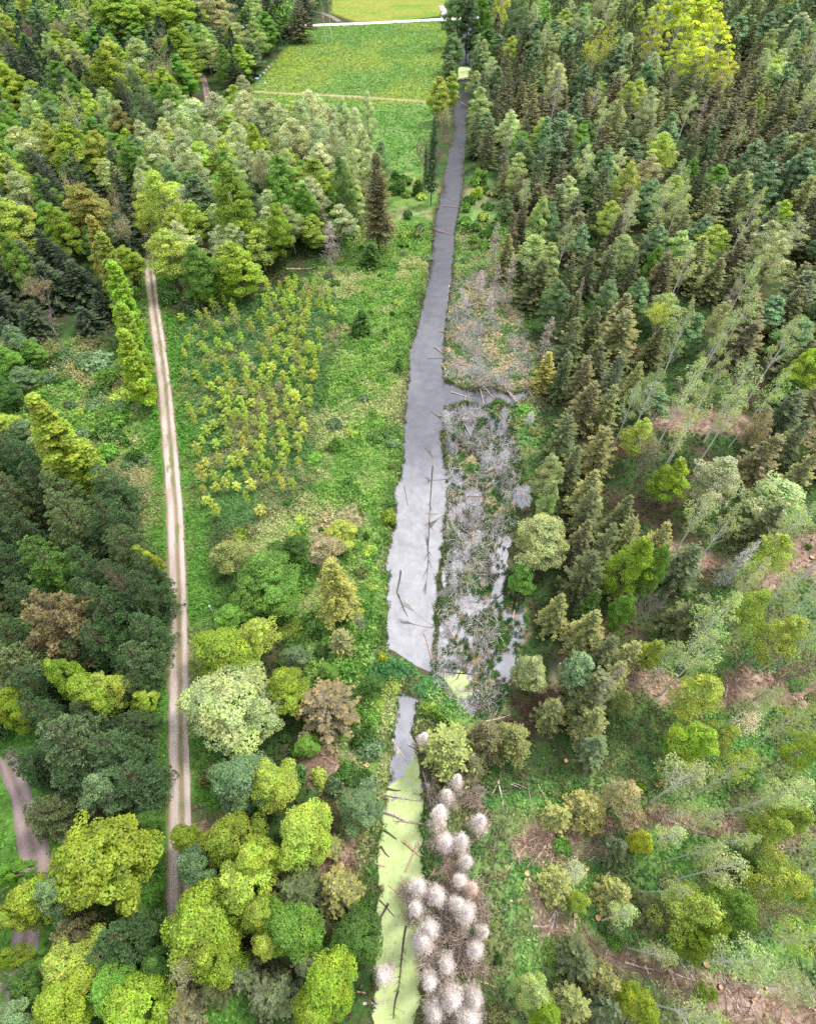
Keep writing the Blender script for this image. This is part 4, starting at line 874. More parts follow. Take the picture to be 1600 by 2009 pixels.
FILL = [ # polygon of tree feet in photo pixels, spacing, [(kind, colour, weight, h)...], cover tests
 ([(925, 260), (935, 110), (960, 30), (960, -60), (1900, -60), (1700, 300), (1640, 600), (1640, 900), (1500, 1010), (1420, 1090), (1240, 1330), (1190, 1500), (1080, 1500), (1060, 1300), (1090, 1150), (1060, 900), (1060, 700), (1010, 560), (990, 400), (940, 330)], 7.7,
  [('s', 's', 3.2, 22), ('s', 'P', 1.3, 23), ('s', 'o', 1.2, 22), ('s', 'b', .7, 21), ('k', 'k', 1.4, 18), ('i', 'l', 1.2, 18), ('b', 'k', 1.5, 14), ('f', 'l', 1.3, 15), ('s', 'e', .9, 22), ('g', 'q', .12, 17), ('f', 'v', .6, 15), ('b', 'g', .35, 14), ('f', 'w', .4, 15)]),
 ([(-500, -60), (650, -60), (620, 30), (590, 62), (500, 150), (430, 205), (380, 260), (300, 300), (280, 560), (270, 660), (120, 660), (-100, 660)], 7.2,
  [('s', 'n', 3.0, 24), ('s', 'd', 1.0, 24), ('b', 'g', 1.0, 17), ('b', 'y', 1.2, 17), ('f', 'l', 1.4, 17), ('b', 'k', .8, 16), ('b', 'v', .8, 16), ('t', 't', .4, 17)]),
 ([(300, 300), (430, 225), (560, 235), (720, 270), (760, 400), (700, 480), (600, 520), (460, 560), (330, 580), (290, 500)], 7.0,
  [('f', 'w', 2.4, 17), ('f', 'l', 2, 17), ('b', 'g', .8, 14), ('f', 'k', .5, 15), ('b', 'v', 1.2, 15), ('f', 'v', 1, 16)]),
 ([(-120, 860), (240, 890), (300, 1100), (330, 1300), (330, 1640), (120, 1640), (60, 1480), (-120, 1480)], 6.4, [('p', 'd', 4, 19), ('p', 'e', 1.2, 19), ('s', 'd', .8, 17)]),
 ([(120, 1700), (330, 1700), (360, 1860), (600, 1560), (720, 1600), (700, 2050), (60, 2060), (80, 1900), (130, 1800)], 5.4, [('b', 'm', 1.2, 8), ('b', 'k', 1, 10), ('s', 'e', 1.2, 8), ('b', 'y', .7, 10), ('s', 'o', .8, 9)]),
 ([(480, 1110), (640, 1080), (740, 1250), (750, 1420), (560, 1500), (480, 1440), (560, 1300)], 5.6, [('b', 'm', 1.6, 5), ('b', 'g', 1, 5), ('b', 'k', 1, 5)]),
 ([(1280, 1280), (1400, 1150), (1640, 1150), (1700, 2080), (1420, 2080), (1430, 1900), (1360, 1600), (1250, 1480)], 6.8, [('h', 'l', 4, 20), ('h', 'w', .8, 18), ('h', 'v', .8, 19), ('h', 'a', .3, 15), ('h', 'w', .6, 19)]),
]
def fill_region(P, sp, mix_, budget=4000):
    W_ = poly(P); lo, hi = W_.min(0), W_.max(0); area = (hi-lo).prod()
    n = int(min(area/(sp*sp)*6, 60000)); x = rng.uniform(lo[0], hi[0], n); y = rng.uniform(lo[1], hi[1], n)
    ok = sdf(x, y, W_) > 0; x, y = x[ok], y[ok]
    wts = np.array([m[2] for m in mix_]); wts = wts/wts.sum()
    for a, b in zip(x, y):
        D = math.hypot(a, b); s = sp*(1+max(0, D-170)/330*.75)
        i = rng.choice(len(mix_), p=wts); k, c, _, h = mix_[i]; h = short(k, h*rng.uniform(.78, 1.15), *[float(q) for q in proj(a, b, 8)[:2]])
        R = {'s': 4.5, 'p': 4.2, 'k': 2.9, 'i': 2.4, 'h': 2.0, 'b': 4.0, 'f': 3.9, 'g': 1.7, 't': 3.2}[k]*rng.uniform(.8, 1.2)*(s/sp)**.7
        if h < 11 and k in 'bs': R = min(R, h*.36)
        arr = fill_region.cache
        if len(arr):
            q = np.array(arr[-4000:]); dd = np.hypot(q[:, 0]-a, q[:, 1]-b)
            if (dd < np.maximum(s*.82, q[:, 2]*.62)).any(): continue
        zc = h*CF.get(k, .58); px, py, d = proj(a, b, zc); tx, ty, _ = proj(a, b, h*.97)
        if px < -60 or px > 1660 or ty > 2060 or py < -140: continue
        wpx = R*FPX/d*.75
        xs = np.array([px, px-wpx, px+wpx, tx, px]); ys = np.array([py, py, py, ty, py+wpx*.5])
        if P is not FILL[-1][0] and P is not FILL[-2][0] and P is not FILL[-3][0] and clear_at(xs, ys).any(): continue
        if P is FILL[-1][0] and any(inpoly(np.array([px]), np.array([py]), q).any() for q in SLASH) and rng.uniform() < .5: continue
        fill_region.cache.append((a, b, R)); add(k, c, a, b, R, h, False)
fill_region.cache = [(t['x'], t['y'], t['R']) for t in placed if t['k'] not in 'uzx']
for P, sp, mx_ in FILL: fill_region(P, sp, mx_)

# young planted trees in their rows
P_PL = P_PLANT; lo, hi = P_PL.min(0), P_PL.max(0)
zs_ = []
for iy, y in enumerate(np.arange(lo[1], hi[1], 2.9)):
    for ix, x in enumerate(np.arange(lo[0], hi[0], 2.35)):
        a = x+rng.normal(0, .45)+(y-lo[1])*.02; b = y+rng.normal(0, .5)
        if sdf([a], [b], P_PL)[0] < .8: continue
        dens = vnoise(np.array([a*.07]), np.array([b*.07]), 77)[0]
        px, py, _ = proj(a, b, 0)
        if rng.uniform() < .10+.35*(dens < .35)+.3*(py > 960)+.2*(px < 385): continue
        zs_.append((a, b))
rng.shuffle(zs_); zs_ = zs_[:285]
for a, b in zs_:
    px, py, _ = proj(a, b, 0)
    add('z', rng.choice(['A', 'A', 'B', 'C'], p=[.35, .3, .25, .1]), a, b, rng.uniform(.62, 1.15), rng.uniform(2.3, 5.0), False)
PAL.update(A=(.49, .61, .11), B=(.58, .60, .14), C=(.45, .46, .22)); CNAME.update(A='yellow-green', B='golden yellow', C='tan-leaved')

# shrubs along the banks and in rough ground
for P, n, cols, rr, hh in [(ROUGH, 95, 'ggmvokm', (.7, 2.1), (.8, 2.2)), (LEFTROUGH, 60, 'mkgmkv', (.9, 2.3), (1, 2.8)), (EASTBANK, 26, 'gmvo', (.7, 1.8), (.8, 2.2)),
                           (CLEARING, 40, 'gmvmo', (.6, 1.6), (.5, 1.6)), ([(300, 560), (400, 570), (520, 550), (700, 500), (700, 560), (520, 590), (400, 610), (340, 620)], 22, 'mkg', (.9, 2), (1, 2.4)),
                           ([(480, 1100), (640, 1100), (750, 1300), (760, 1600), (560, 1560), (400, 1500), (420, 1240)], 44, 'mgmkv', (.9, 2.2), (1, 2.6))]:
    W_ = poly(P); lo, hi = W_.min(0), W_.max(0); c_ = 0; tries = 0
    while c_ < n and tries < 8000:
        tries += 1; a, b = rng.uniform(lo[0], hi[0]), rng.uniform(lo[1], hi[1])
        if sdf([a], [b], W_)[0] < .5 or water_depth([a], [b])[0] > -.6: continue
        px, py, _ = proj(a, b)
        if not (-20 < px < 1620 and py < 2030) or inpoly(np.array([px]), np.array([py]), PLANT)[0] or dline([a], [b], L_ROAD)[0] < 4.5: continue
        add('u', cols[rng.integers(len(cols))], a, b, rng.uniform(*rr), rng.uniform(*hh), False); c_ += 1

# ---- cap each kind at 290; what is left over and farthest away becomes one far-off wood
kindname = lambda t: KNAME[t['k']][0]
by = {}
for t in placed: by.setdefault(kindname(t), []).append(t)
rest = []
for kn, L in by.items():
    L.sort(key=lambda t: (not t['hand'], t['d']))
    if len(L) > 290: rest += L[290:]; del L[290:]
things = [t for L in by.values() for t in L]
print('THINGS', {k: len(v) for k, v in by.items()}, 'rest', len(rest))

# ---- words that single out each plant: colour, kind, and the way from the nearest landmark
LM = [('the two walkers on the white path', 828, 40), ('the blue hive in the meadow corner', 505, 157), ('the bend of the brown forest track', 405, 165), ('the broad oak at the top left', 243, 32), ('the tan meadow path', 650, 190),
      ('the tall brown conifer above the saplings', 739, 400), ('the ivy-clad snag by the channel', 847, 320), ('the duckweed patch atop the channel', 915, 143), ('the yellow poplar clump', 1345, 60), ('the lone yellow bare-stemmed poplar', 1171, 105),
      ('the pinkish grey dead cone', 989, 308), ('the silvery round crown far right', 1499, 480), ('the star-shaped spruce in the right wood', 1212, 665), ('the big grey spruce at the right edge', 1556, 588), ('the bright yellow crown at the right edge', 1578, 727),
      ('the bright green crown among birches', 1316, 941), ('the wide pale crown by the swamp', 1058, 1060), ('the lime maple in the spruces', 1239, 1108), ('the huge leafless crown far right', 1553, 1322), ('the spruce with a pink dead top', 1155, 1364),
      ('the beaver dam', 800, 1330), ('the white dead tree in the swamp', 945, 1248), ('the side arm of the channel', 950, 775), ('the small yellow shrub below slash', 1262, 1655), ('the white-stemmed golden tree', 1350, 1790),
      ('the bare conifer tops by the duckweed', 880, 1750), ('the duckweed at the bottom edge', 780, 1980), ('the yellow crown beside the duckweed', 640, 1945), ('the brown star-shaped conifer', 645, 1390), ('the golden conifer left of the water', 660, 1165),
      ('the huge lime oak by the side road', 212, 1690), ('the broad lime crown over the road', 392, 1815), ('the pale green twin crown by the road', 452, 1385), ('the big brown pine on the left', 130, 1228), ('the tall lime poplar cone', 140, 850),
      ('the lime poplar leaning to the road', 277, 700), ('the yellow tree left of the road', 175, 420), ('the tall yellow tree above the saplings', 462, 405), ('the side road at the left edge', 60, 1680), ('the top of the sapling plot', 560, 580),
      ('the road beside the sapling plot', 318, 720), ('the lower end of the sapling plot', 500, 980), ('the middle of the sapling plot', 500, 770), ('the white tree guard by the road', 417, 1192), ('the dark conifers at the upper left', 67, 165),
      ('the right-hand slash heap', 1150, 1640), ('the long slash bank at the bottom', 1300, 1900), ('the ditch right of the duckweed', 1000, 1545)]
DIRS = ['right of', 'below right of', 'below', 'below left of', 'left of', 'above left of', 'above', 'above right of']
ORD = ['nearest', 'second', 'third', 'fourth', 'fifth', 'sixth', 'seventh', 'eighth', 'ninth', 'tenth', 'eleventh', 'twelfth', 'thirteenth', 'fourteenth', 'fifteenth', 'sixteenth', 'seventeenth', 'eighteenth', 'nineteenth', 'twentieth']
cells = {}
for t in things:
    dl = [math.hypot(t['px']-a, t['py']-b) for _, a, b in LM]; i = int(np.argmin(dl)); a, b = LM[i][1:]
    t['ld'] = dl[i]
    if dl[i] < 16: t['where'] = (i, -1)
    else: t['where'] = (i, int(round(math.degrees(math.atan2(t['py']-b, t['px']-a))/45)) % 8)
    cells.setdefault((t['k'], t['c'], t['where']), []).append(t)
for (k, c, (i, dr)), L in cells.items():
    L.sort(key=lambda t: t['ld'])
    for j, t in enumerate(L):
        wh = ('at' if dr < 0 else DIRS[dr])+' '+LM[i][0]
        pre = '' if len(L) == 1 else (ORD[min(j, 19)]+' ')
        if len(L) > 1 and j == 0: pre = 'nearest '
        t['label'] = (pre+CNAME[c]+' '+KNAME[k][1]+' '+wh)
GROUPS = dict(z='young trees planted in rows', u='shrubs in the rough ground', d='dead conifers with whitened tops', g='grey dead conifers', s='spruces of the mixed wood', p='pines left of the road', i='birches of the thinned wood', h='birches of the thinned wood',
              b='broadleaf trees', f='thin-crowned trees', k='pines of the mixed wood', x='snags in the swamp', r='leafless trees', y='yellow poplars', c='columnar poplars', l='dense conifers', t='half-leafed trees', o='spreading oaks')
guard_g = G(); th = np.linspace(0, 1, 2); guard_g.tube([(0, 0, .0), (0, 0, 1.25)], .075, 6); GUARD = guard_g.mesh('tree_guard', [M_WHITE])

def place(t):
    P = PR[t['k']]; pr = P[int(rng.integers(len(P)))]
    c = np.array(PAL[t['c']])*np.exp(rng.normal(0, .035, 3))*math.exp(rng.normal(0, .11))
    if t['k'] in 'dgxr': c = np.array(PAL[t['c']])*math.exp(rng.normal(0, .08))
    if t['k'] == 'c': pr = P[0 if t['R'] > 4.2 else 1]
    tilt = (rng.normal(0, .025), rng.normal(0, .025)) if t['k'] != 'c' else (.02, .13)
    if t['k'] in 'gx' and 850 < t['px'] < 1030 and 560 < t['py'] < 1340:        # dead trees in the flooded ground lean and fall every way
        if rng.uniform() < .62: a_ = rng.uniform(.75, 1.45); b_ = rng.uniform(0, 6.28); tilt = (a_*math.cos(b_), a_*math.sin(b_))
        else: tilt = (rng.normal(0, .12), rng.normal(0, .12))
    s = (t['R']/pr.R, t['R']/pr.R, t['h']/pr.H); z = float(ground_z(np.array([t['x']]), np.array([t['y']]))[0])
    nm = KNAME[t['k']][0]
    if math.hypot(t['x'], t['y']) > 250 and not (t['hand'] and t['d'] < 300):
        root = link(nm, pr.both, None, c)
    elif pr.crown is None:
        root = link(nm, pr.both, None, c)
    else:
        root = bpy.data.objects.new(nm, None); COL.objects.link(root); root.empty_display_size = .3
        a = link('trunk', pr.trunk, root, c if t['k'] in 'dgxr' else (1, 1, 1))
        if pr.crown: link('crown', pr.crown, root, c)
        if t['k'] == 'z' and rng.uniform() < .75: link('tree_guard', GUARD, root)
    root.location = (t['x'], t['y'], z-.03); root.rotation_euler = (*tilt, rng.uniform(0, 6.28) if t['k'] != 'c' else 0); root.scale = s
    tag(root, t['label'], CAT[t['k']], GROUPS[t['k']])
for t in things: place(t)
if rest:
    g = G(); r = np.random.default_rng(5)
    for t in rest:
        n = 420; T = r.uniform(0, 1, n); a = r.uniform(0, 6.28, n)
        pr_ = (1-T)**.75 if t['k'] in 'sgl' else np.sin(np.pi*(T*.85+.1))**.6
        zb = .12 if t['k'] in 'sgl' else .35
        rr = t['R']*pr_*r.uniform(.45, 1.05, n)*(1+.2*np.sin(a*5+t['x']))
        P = np.stack([t['x']+rr*np.cos(a), t['y']+rr*np.sin(a), t['h']*(zb+(1-zb)*T)], 1); D = nrm(np.stack([np.cos(a), np.sin(a), 0*a+.3], 1))
        C = np.array(PAL[t['c']])[None]*r.uniform(.6, 1.4, (n, 1))*math.exp(r.normal(0, .12)); leaves(g, r, P, D, .8, 1.8, .4, .9, C, 1, .4)
        g.tube([(t['x'], t['y'], 0), (t['x'], t['y'], t['h']*.9)], [.2, .04], 4, (1, 1, 1), 0)
    M_LEAF2 = leaf_mat('far_leaves', .2, .6, .2, use_obj=False)
    tag(link('distant_wood', g.mesh('distant_wood', [M_BARK, M_LEAF2])), 'far mixed wood of dark conifers and paler crowns reaching the top edge', 'wood', kind='stuff')
# ================================================================== PLANTS OF THE GROUND, LOGS, SMALL THINGS
r5 = np.random.default_rng(99)
def scatter(n, P, seed=0):
    lo, hi = P.min(0), P.max(0); x = r5.uniform(lo[0], hi[0], n); y = r5.uniform(lo[1], hi[1], n); k = sdf(x, y, P) > 0; return x[k], y[k]
def cover(name, label, n, lo, hi, size, hgt, test, per=4, brighten=1.75, el=2.2, cat='undergrowth'):
    """tufts of leaves whose colour follows the ground they grow on"""
    x = r5.uniform(lo[0], hi[0], n); y = r5.uniform(lo[1], hi[1], n)
    k = test(x, y); x, y = x[k], y[k]
    C = region_color(x, y, 3); z = ground_z(x, y)
    idx = np.repeat(np.arange(len(x)), per); m = len(idx); sc_ = r5.uniform(.5, 1.5, (len(x), 1))[idx]
    P = np.stack([x[idx], y[idx], z[idx]], 1)+np.concatenate([r5.normal(0, size*.8, (m, 2)), np.abs(r5.normal(0, hgt, (m, 1)))*sc_+.03], 1)
    D = nrm(r5.normal(0, 1, (m, 3))*np.array([[1, 1, .3]])+np.array([[0, 0, .9]]))
    g = G(); leaves(g, r5, P, D, size, el, .5, .9, C[idx]*r5.uniform(.65, 1.45, (m, 1))*brighten, 0, .3)
    o = link(name, g.mesh(name, [M_COVER])); tag(o, label, cat, kind='stuff'); return o
def not_bare(x, y, road=1.75, water=-.15):
    k = (dline(x, y, L_ROAD) > road) & (dline(x, y, L_SIDE) > 1.6) & (dline(x, y, L_ROAD2) > 1.7)
    k &= (water_depth(x, y) < water)
    for P in P_SLASH: k &= ~((sdf(x, y, P) > 0) & (r5.uniform(0, 1, len(x)) < .82))
    return k
def inframe(x, y, m=40):
    px, py, _ = proj(x, y); return (px > -m) & (px < 1600+m) & (py < 2009+m) & (py > -20)
def t_near(x, y):
    px, py, d = proj(x, y); k = inframe(x, y) & (sdf(x, y, P_SWAMP) < .3)
    k &= (sdf(x, y, P_MEADOW) < 0)
    open_ = np.zeros(len(x), bool)
    for P in (P_PLANT, P_ROUGH, P_EAST, P_CLEAR, P_LROUGH, P_UPSW): open_ |= sdf(x, y, P) > -2
    open_ |= dline(x, y, L_ROAD) < 9
    k &= open_ | (r5.uniform(0, 1, len(x)) < .35)
    k[k] = not_bare(x[k], y[k]); return k
cover('undergrowth', 'low green herbs and brambles covering the open ground', 105000, (-85, -22), (85, 75), .21, .16, t_near, 4)
cover('undergrowth', 'green herbs and rough grass of the farther banks', 62000, (-80, 75), (85, 175), .30, .22, t_near, 4)
def t_far(x, y):
    k = inframe(x, y) & (water_depth(x, y) < -.1) & (dline(x, y, L_TAN) > 2) & (dline(x, y, L_PATH) > 4) & (dline(x, y, L_ROAD) > 2)
    m = (sdf(x, y, P_MEADOW) > 0); return k & m
cover('meadow_grass', 'tall grass of the bright green meadow', 60000, (-110, 200), (60, 560), .5, .14, t_far, 2, 1.5, 2.6, 'grass')
# brambles heaped on the left bank
def t_bram(x, y):
    n = fbm(x*.16, y*.16, 303, 3); k = inframe(x, y) & (sdf(x, y, P_ROUGH) > 0) & (n > .5); k[k] = not_bare(x[k], y[k]); return k
cover('bramble_thicket', 'heaped bright green brambles on the left bank', 60000, (-35, -22), (25, 150), .24, .5, t_bram, 5, 1.8)
def t_lr(x, y):
    n = fbm(x*.16, y*.16, 33, 3); k = inframe(x, y) & (sdf(x, y, P_LROUGH) > -3) & (n > .42); k[k] = not_bare(x[k], y[k]); return k
cover('bramble_thicket', 'mixed green scrub left of the road', 26000, (-90, 75), (-30, 135), .26, .6, t_lr, 6, 1.75)
# sedge tufts and straw in the swamp
def sedge(name, label, n, colr, P, size, test, per=22, hg=.5):
    x, y = scatter(n, P); k = test(x, y); x, y = x[k], y[k]; idx = np.repeat(np.arange(len(x)), per); m = len(idx)
    a = r5.uniform(0, 6.28, m); s = r5.uniform(.4, 1.2, m)*np.repeat(r5.uniform(.6, 1.5, len(x)), per)
    b0 = np.stack([x[idx], y[idx], np.full(m, WZ)], 1)+r5.normal(0, .10, (m, 3))*np.array([[1, 1, 0]])
    dd = np.stack([np.cos(a)*s*size, np.sin(a)*s*size, s*hg], 1); w_ = np.stack([-np.sin(a), np.cos(a), 0*a], 1)*.035
    mid = b0+dd*.55+np.array([[0, 0, .12]]); C = np.array(colr)[r5.integers(0, len(colr), len(x))][idx]*r5.uniform(.7, 1.3, (m, 1))
    g = G(); g.quads(np.stack([b0-w_, mid-w_, b0+dd, mid+w_], 1), C); o = link(name, g.mesh(name, [M_COVER])); tag(o, label, 'sedge', kind='stuff')
def t_isl(x, y):
    m, n = swamp_at(x, y); return (n > .43) & (water_depth(x, y) < .1)
sedge('sedge', 'green sedge tufts standing in the swamp', 3600, [(.05, .14, .03), (.09, .19, .04), (.04, .11, .03)], P_SWAMP, .42, t_isl)
sedge('dry_sedge', 'straw-coloured dead sedge heaps in the swamp', 1500, [(.48, .36, .20), (.40, .27, .15), (.55, .44, .28)], P_SWAMP, .38, lambda x, y: (swamp_at(x, y)[1] > .44) & (fbm(x*.4, y*.3, 88, 2) > .48), 18, .3)
sedge('dry_sedge', 'straw and dead reeds along the upper swamp edge', 1100, [(.36, .30, .2), (.42, .33, .22), (.16, .2, .07)], P_UPSW, .4, lambda x, y: water_depth(x, y) < .2, 16, .35)
# fringe of reeds at the water's edge
def t_edge(x, y):
    d = water_depth(x, y); return (d > -.7) & (d < .25) & inframe(x, y)
sedge('bank_reeds', 'mixed green and brown reeds fringing the channel', 46000, [(.06, .13, .03), (.10, .17, .04), (.28, .21, .12), (.05, .10, .03)], np.array([(-10, -25), (30, -25), (36, 200), (-5, 200)]), .4, t_edge, 12, .4)

# fine dead twigs
def twigs(name, label, n, P, L, colr, zmax=.35, w=.022, mat=None, test=None, cat='brushwood'):
    x, y = scatter(n, P)
    if test is not None: k = test(x, y); x, y = x[k], y[k]
    m = len(x); a = r5.uniform(0, 3.14, m); e = r5.normal(0, .25, m); l = L*r5.uniform(.3, 1.2, m)
    d = np.stack([np.cos(a)*np.cos(e), np.sin(a)*np.cos(e), np.sin(e)], 1)*l[:, None]*.5
    s = nrm(np.cross(d, r5.normal(0, 1, (m, 3))))*(w*r5.uniform(.5, 1.6, m))[:, None]
    z = np.maximum(ground_z(x, y), WZ)+r5.uniform(.05, zmax, m); c = np.stack([x, y, z], 1)
    C = np.array(colr)[r5.integers(0, len(colr), m)]*r5.uniform(.7, 1.25, (m, 1)); g = G()
    g.quads(np.stack([c-d-s, c+d-s*.4, c+d+s*.4, c-d+s], 1), C); s2 = nrm(np.cross(d, s))*w
    g.quads(np.stack([c-d-s2, c+d-s2*.4, c+d+s2*.4, c-d+s2], 1), C)
    return tag(link(name, g.mesh(name, [mat or M_LITTER])), label, cat, kind='stuff')
SC = [(.28, .17, .13), (.36, .25, .19), (.22, .13, .10), (.48, .37, .30), (.15, .09, .07)]
for i, P in enumerate(P_SLASH):
    ar = abs(np.sum(P[:, 0]*np.roll(P[:, 1], -1)-P[:, 1]*np.roll(P[:, 0], -1)))/2
    lab = ['brown brushwood heap left of the yellow shrub', 'long bank of brown felling slash across the bottom right', 'thin strip of brown slash right of the yellow shrub', 'strip of brown slash under the huge leafless crown',
           'brown slash among the spruces right of the lime maple', 'brown slash among birches in the right wood', 'reddish slash at the right edge', 'brown leaf litter beside the end of the road', 'brown litter above the lime crown',
           'brown litter left of the duckweed', 'bare brown floor under the spruces', 'pinkish dead grass near the golden conifer', 'pinkish dead grass at the foot of the sapling plot'][i]
    twigs('brushwood', lab, int(min(14000, ar*(26 if i < 3 else 9))), P, 1.3 if i < 3 else .9, SC, .5 if i < 2 else .25, .03)
GR = [(.52, .50, .48), (.42, .39, .36), (.64, .62, .60), (.34, .30, .27)]
twigs('dead_branches', 'tangle of grey dead branches in the upper swamp', 12000, P_UPSW, 1.6, GR, 1.3, .024, None, lambda x, y: (sdf(x, y, P_UPSW)+(fbm(x*.5, y*.5, 404, 3)-.62)*6 > 0) & (fbm(x*.2, y*.2, 12, 3) > .42) & (water_depth(x, y) < .3))
twigs('dead_branches', 'grey dead branches scattered through the lower swamp', 10500, P_SWAMP, 1.7, GR, .9, .024, None, lambda x, y: (sdf(x, y, P_SWAMP)+(fbm(x*.5, y*.5, 404, 3)-.62)*6 > 0) & (fbm(x*.25, y*.2, 112, 3) > .47))
PUFFG = poly([(840, 1530), (960, 1530), (975, 1700), (960, 1850), (990, 2030), (830, 2030), (810, 1850), (770, 1740), (840, 1690)])
twigs('dead_branches', 'brown dead branches below the whitened conifers', 15000, PUFFG, 1.8, [(.36, .28, .22), (.26, .19, .15), (.48, .40, .34)], 1.6, .02, None, lambda x, y: (sdf(x+(fbm(x*.6, y*.6, 4, 3)-.5)*5, y, PUFFG) > .9) & (fbm(x*.35, y*.35, 66, 3) > .47))
# meadow flowers
x, y = scatter(9000, P_MEADOW); k = inframe(x, y) & (dline(x, y, L_TAN) > 3); x, y = x[k], y[k]; fb = fbm(x*.035, y*.035, 70, 3); k = r5.uniform(0, 1, len(x)) < np.clip((fb-.35)*3, .08, 1); x, y = x[k], y[k]
m = len(x); C = np.where((r5.uniform(0, 1, (m, 1)) < .75), np.array([[.42, .46, .05]]), np.array([[.6, .62, .5]])); P = np.stack([x, y, np.full(m, .42)], 1)
g = G(); leaves(g, r5, P, nrm(r5.normal(0, .3, (m, 3))+np.array([[0, 0, 1.0]])), .34, 1.2, 1, .4, C); tag(link('meadow_flowers', g.mesh('meadow_flowers', [M_COVER])), 'yellow and white flowers dotted over the meadow', 'flowers', kind='stuff')
# leaf litter specks on the wood floor and clearing
# ---- logs and fallen stems
def log_mesh(name, seed, n=7, br=6, taper=.35, L=10.0, rr=.16):
    r = np.random.default_rng(seed); g = G(); gb = G(); t = np.linspace(0, 1, n)
    p = np.stack([t*L, .12*np.sin(t*4+seed), .05*np.sin(t*5+seed)], 1); p[:, 2] += rr
    g.tube(p, rr*(1-(1-taper)*t), 8)
    for i in range(br):
        s = r.uniform(.35, 1); b = np.array([s*L, 0, rr]); a = r.choice([-1, 1]); e = b+np.array([r.uniform(.3, 1.0), a*r.uniform(.3, 1.1), r.uniform(0, .5)])
        limb(gb, r, b, e, .035, .008, 4, .02, 4)
    g.q += gb.q; g.cq += gb.cq; g.mq += gb.mq
    return g.mesh(name, [M_DEAD])
LOGP = [log_mesh('log', 7+i, br=[0, 5, 10, 18][i], taper=[.6, .35, .25, .2][i]) for i in range(4)]
DARK = (.22, .18, .17); PALE = (1.25, 1.2, 1.15); WARM = (1.25, .98, .78)
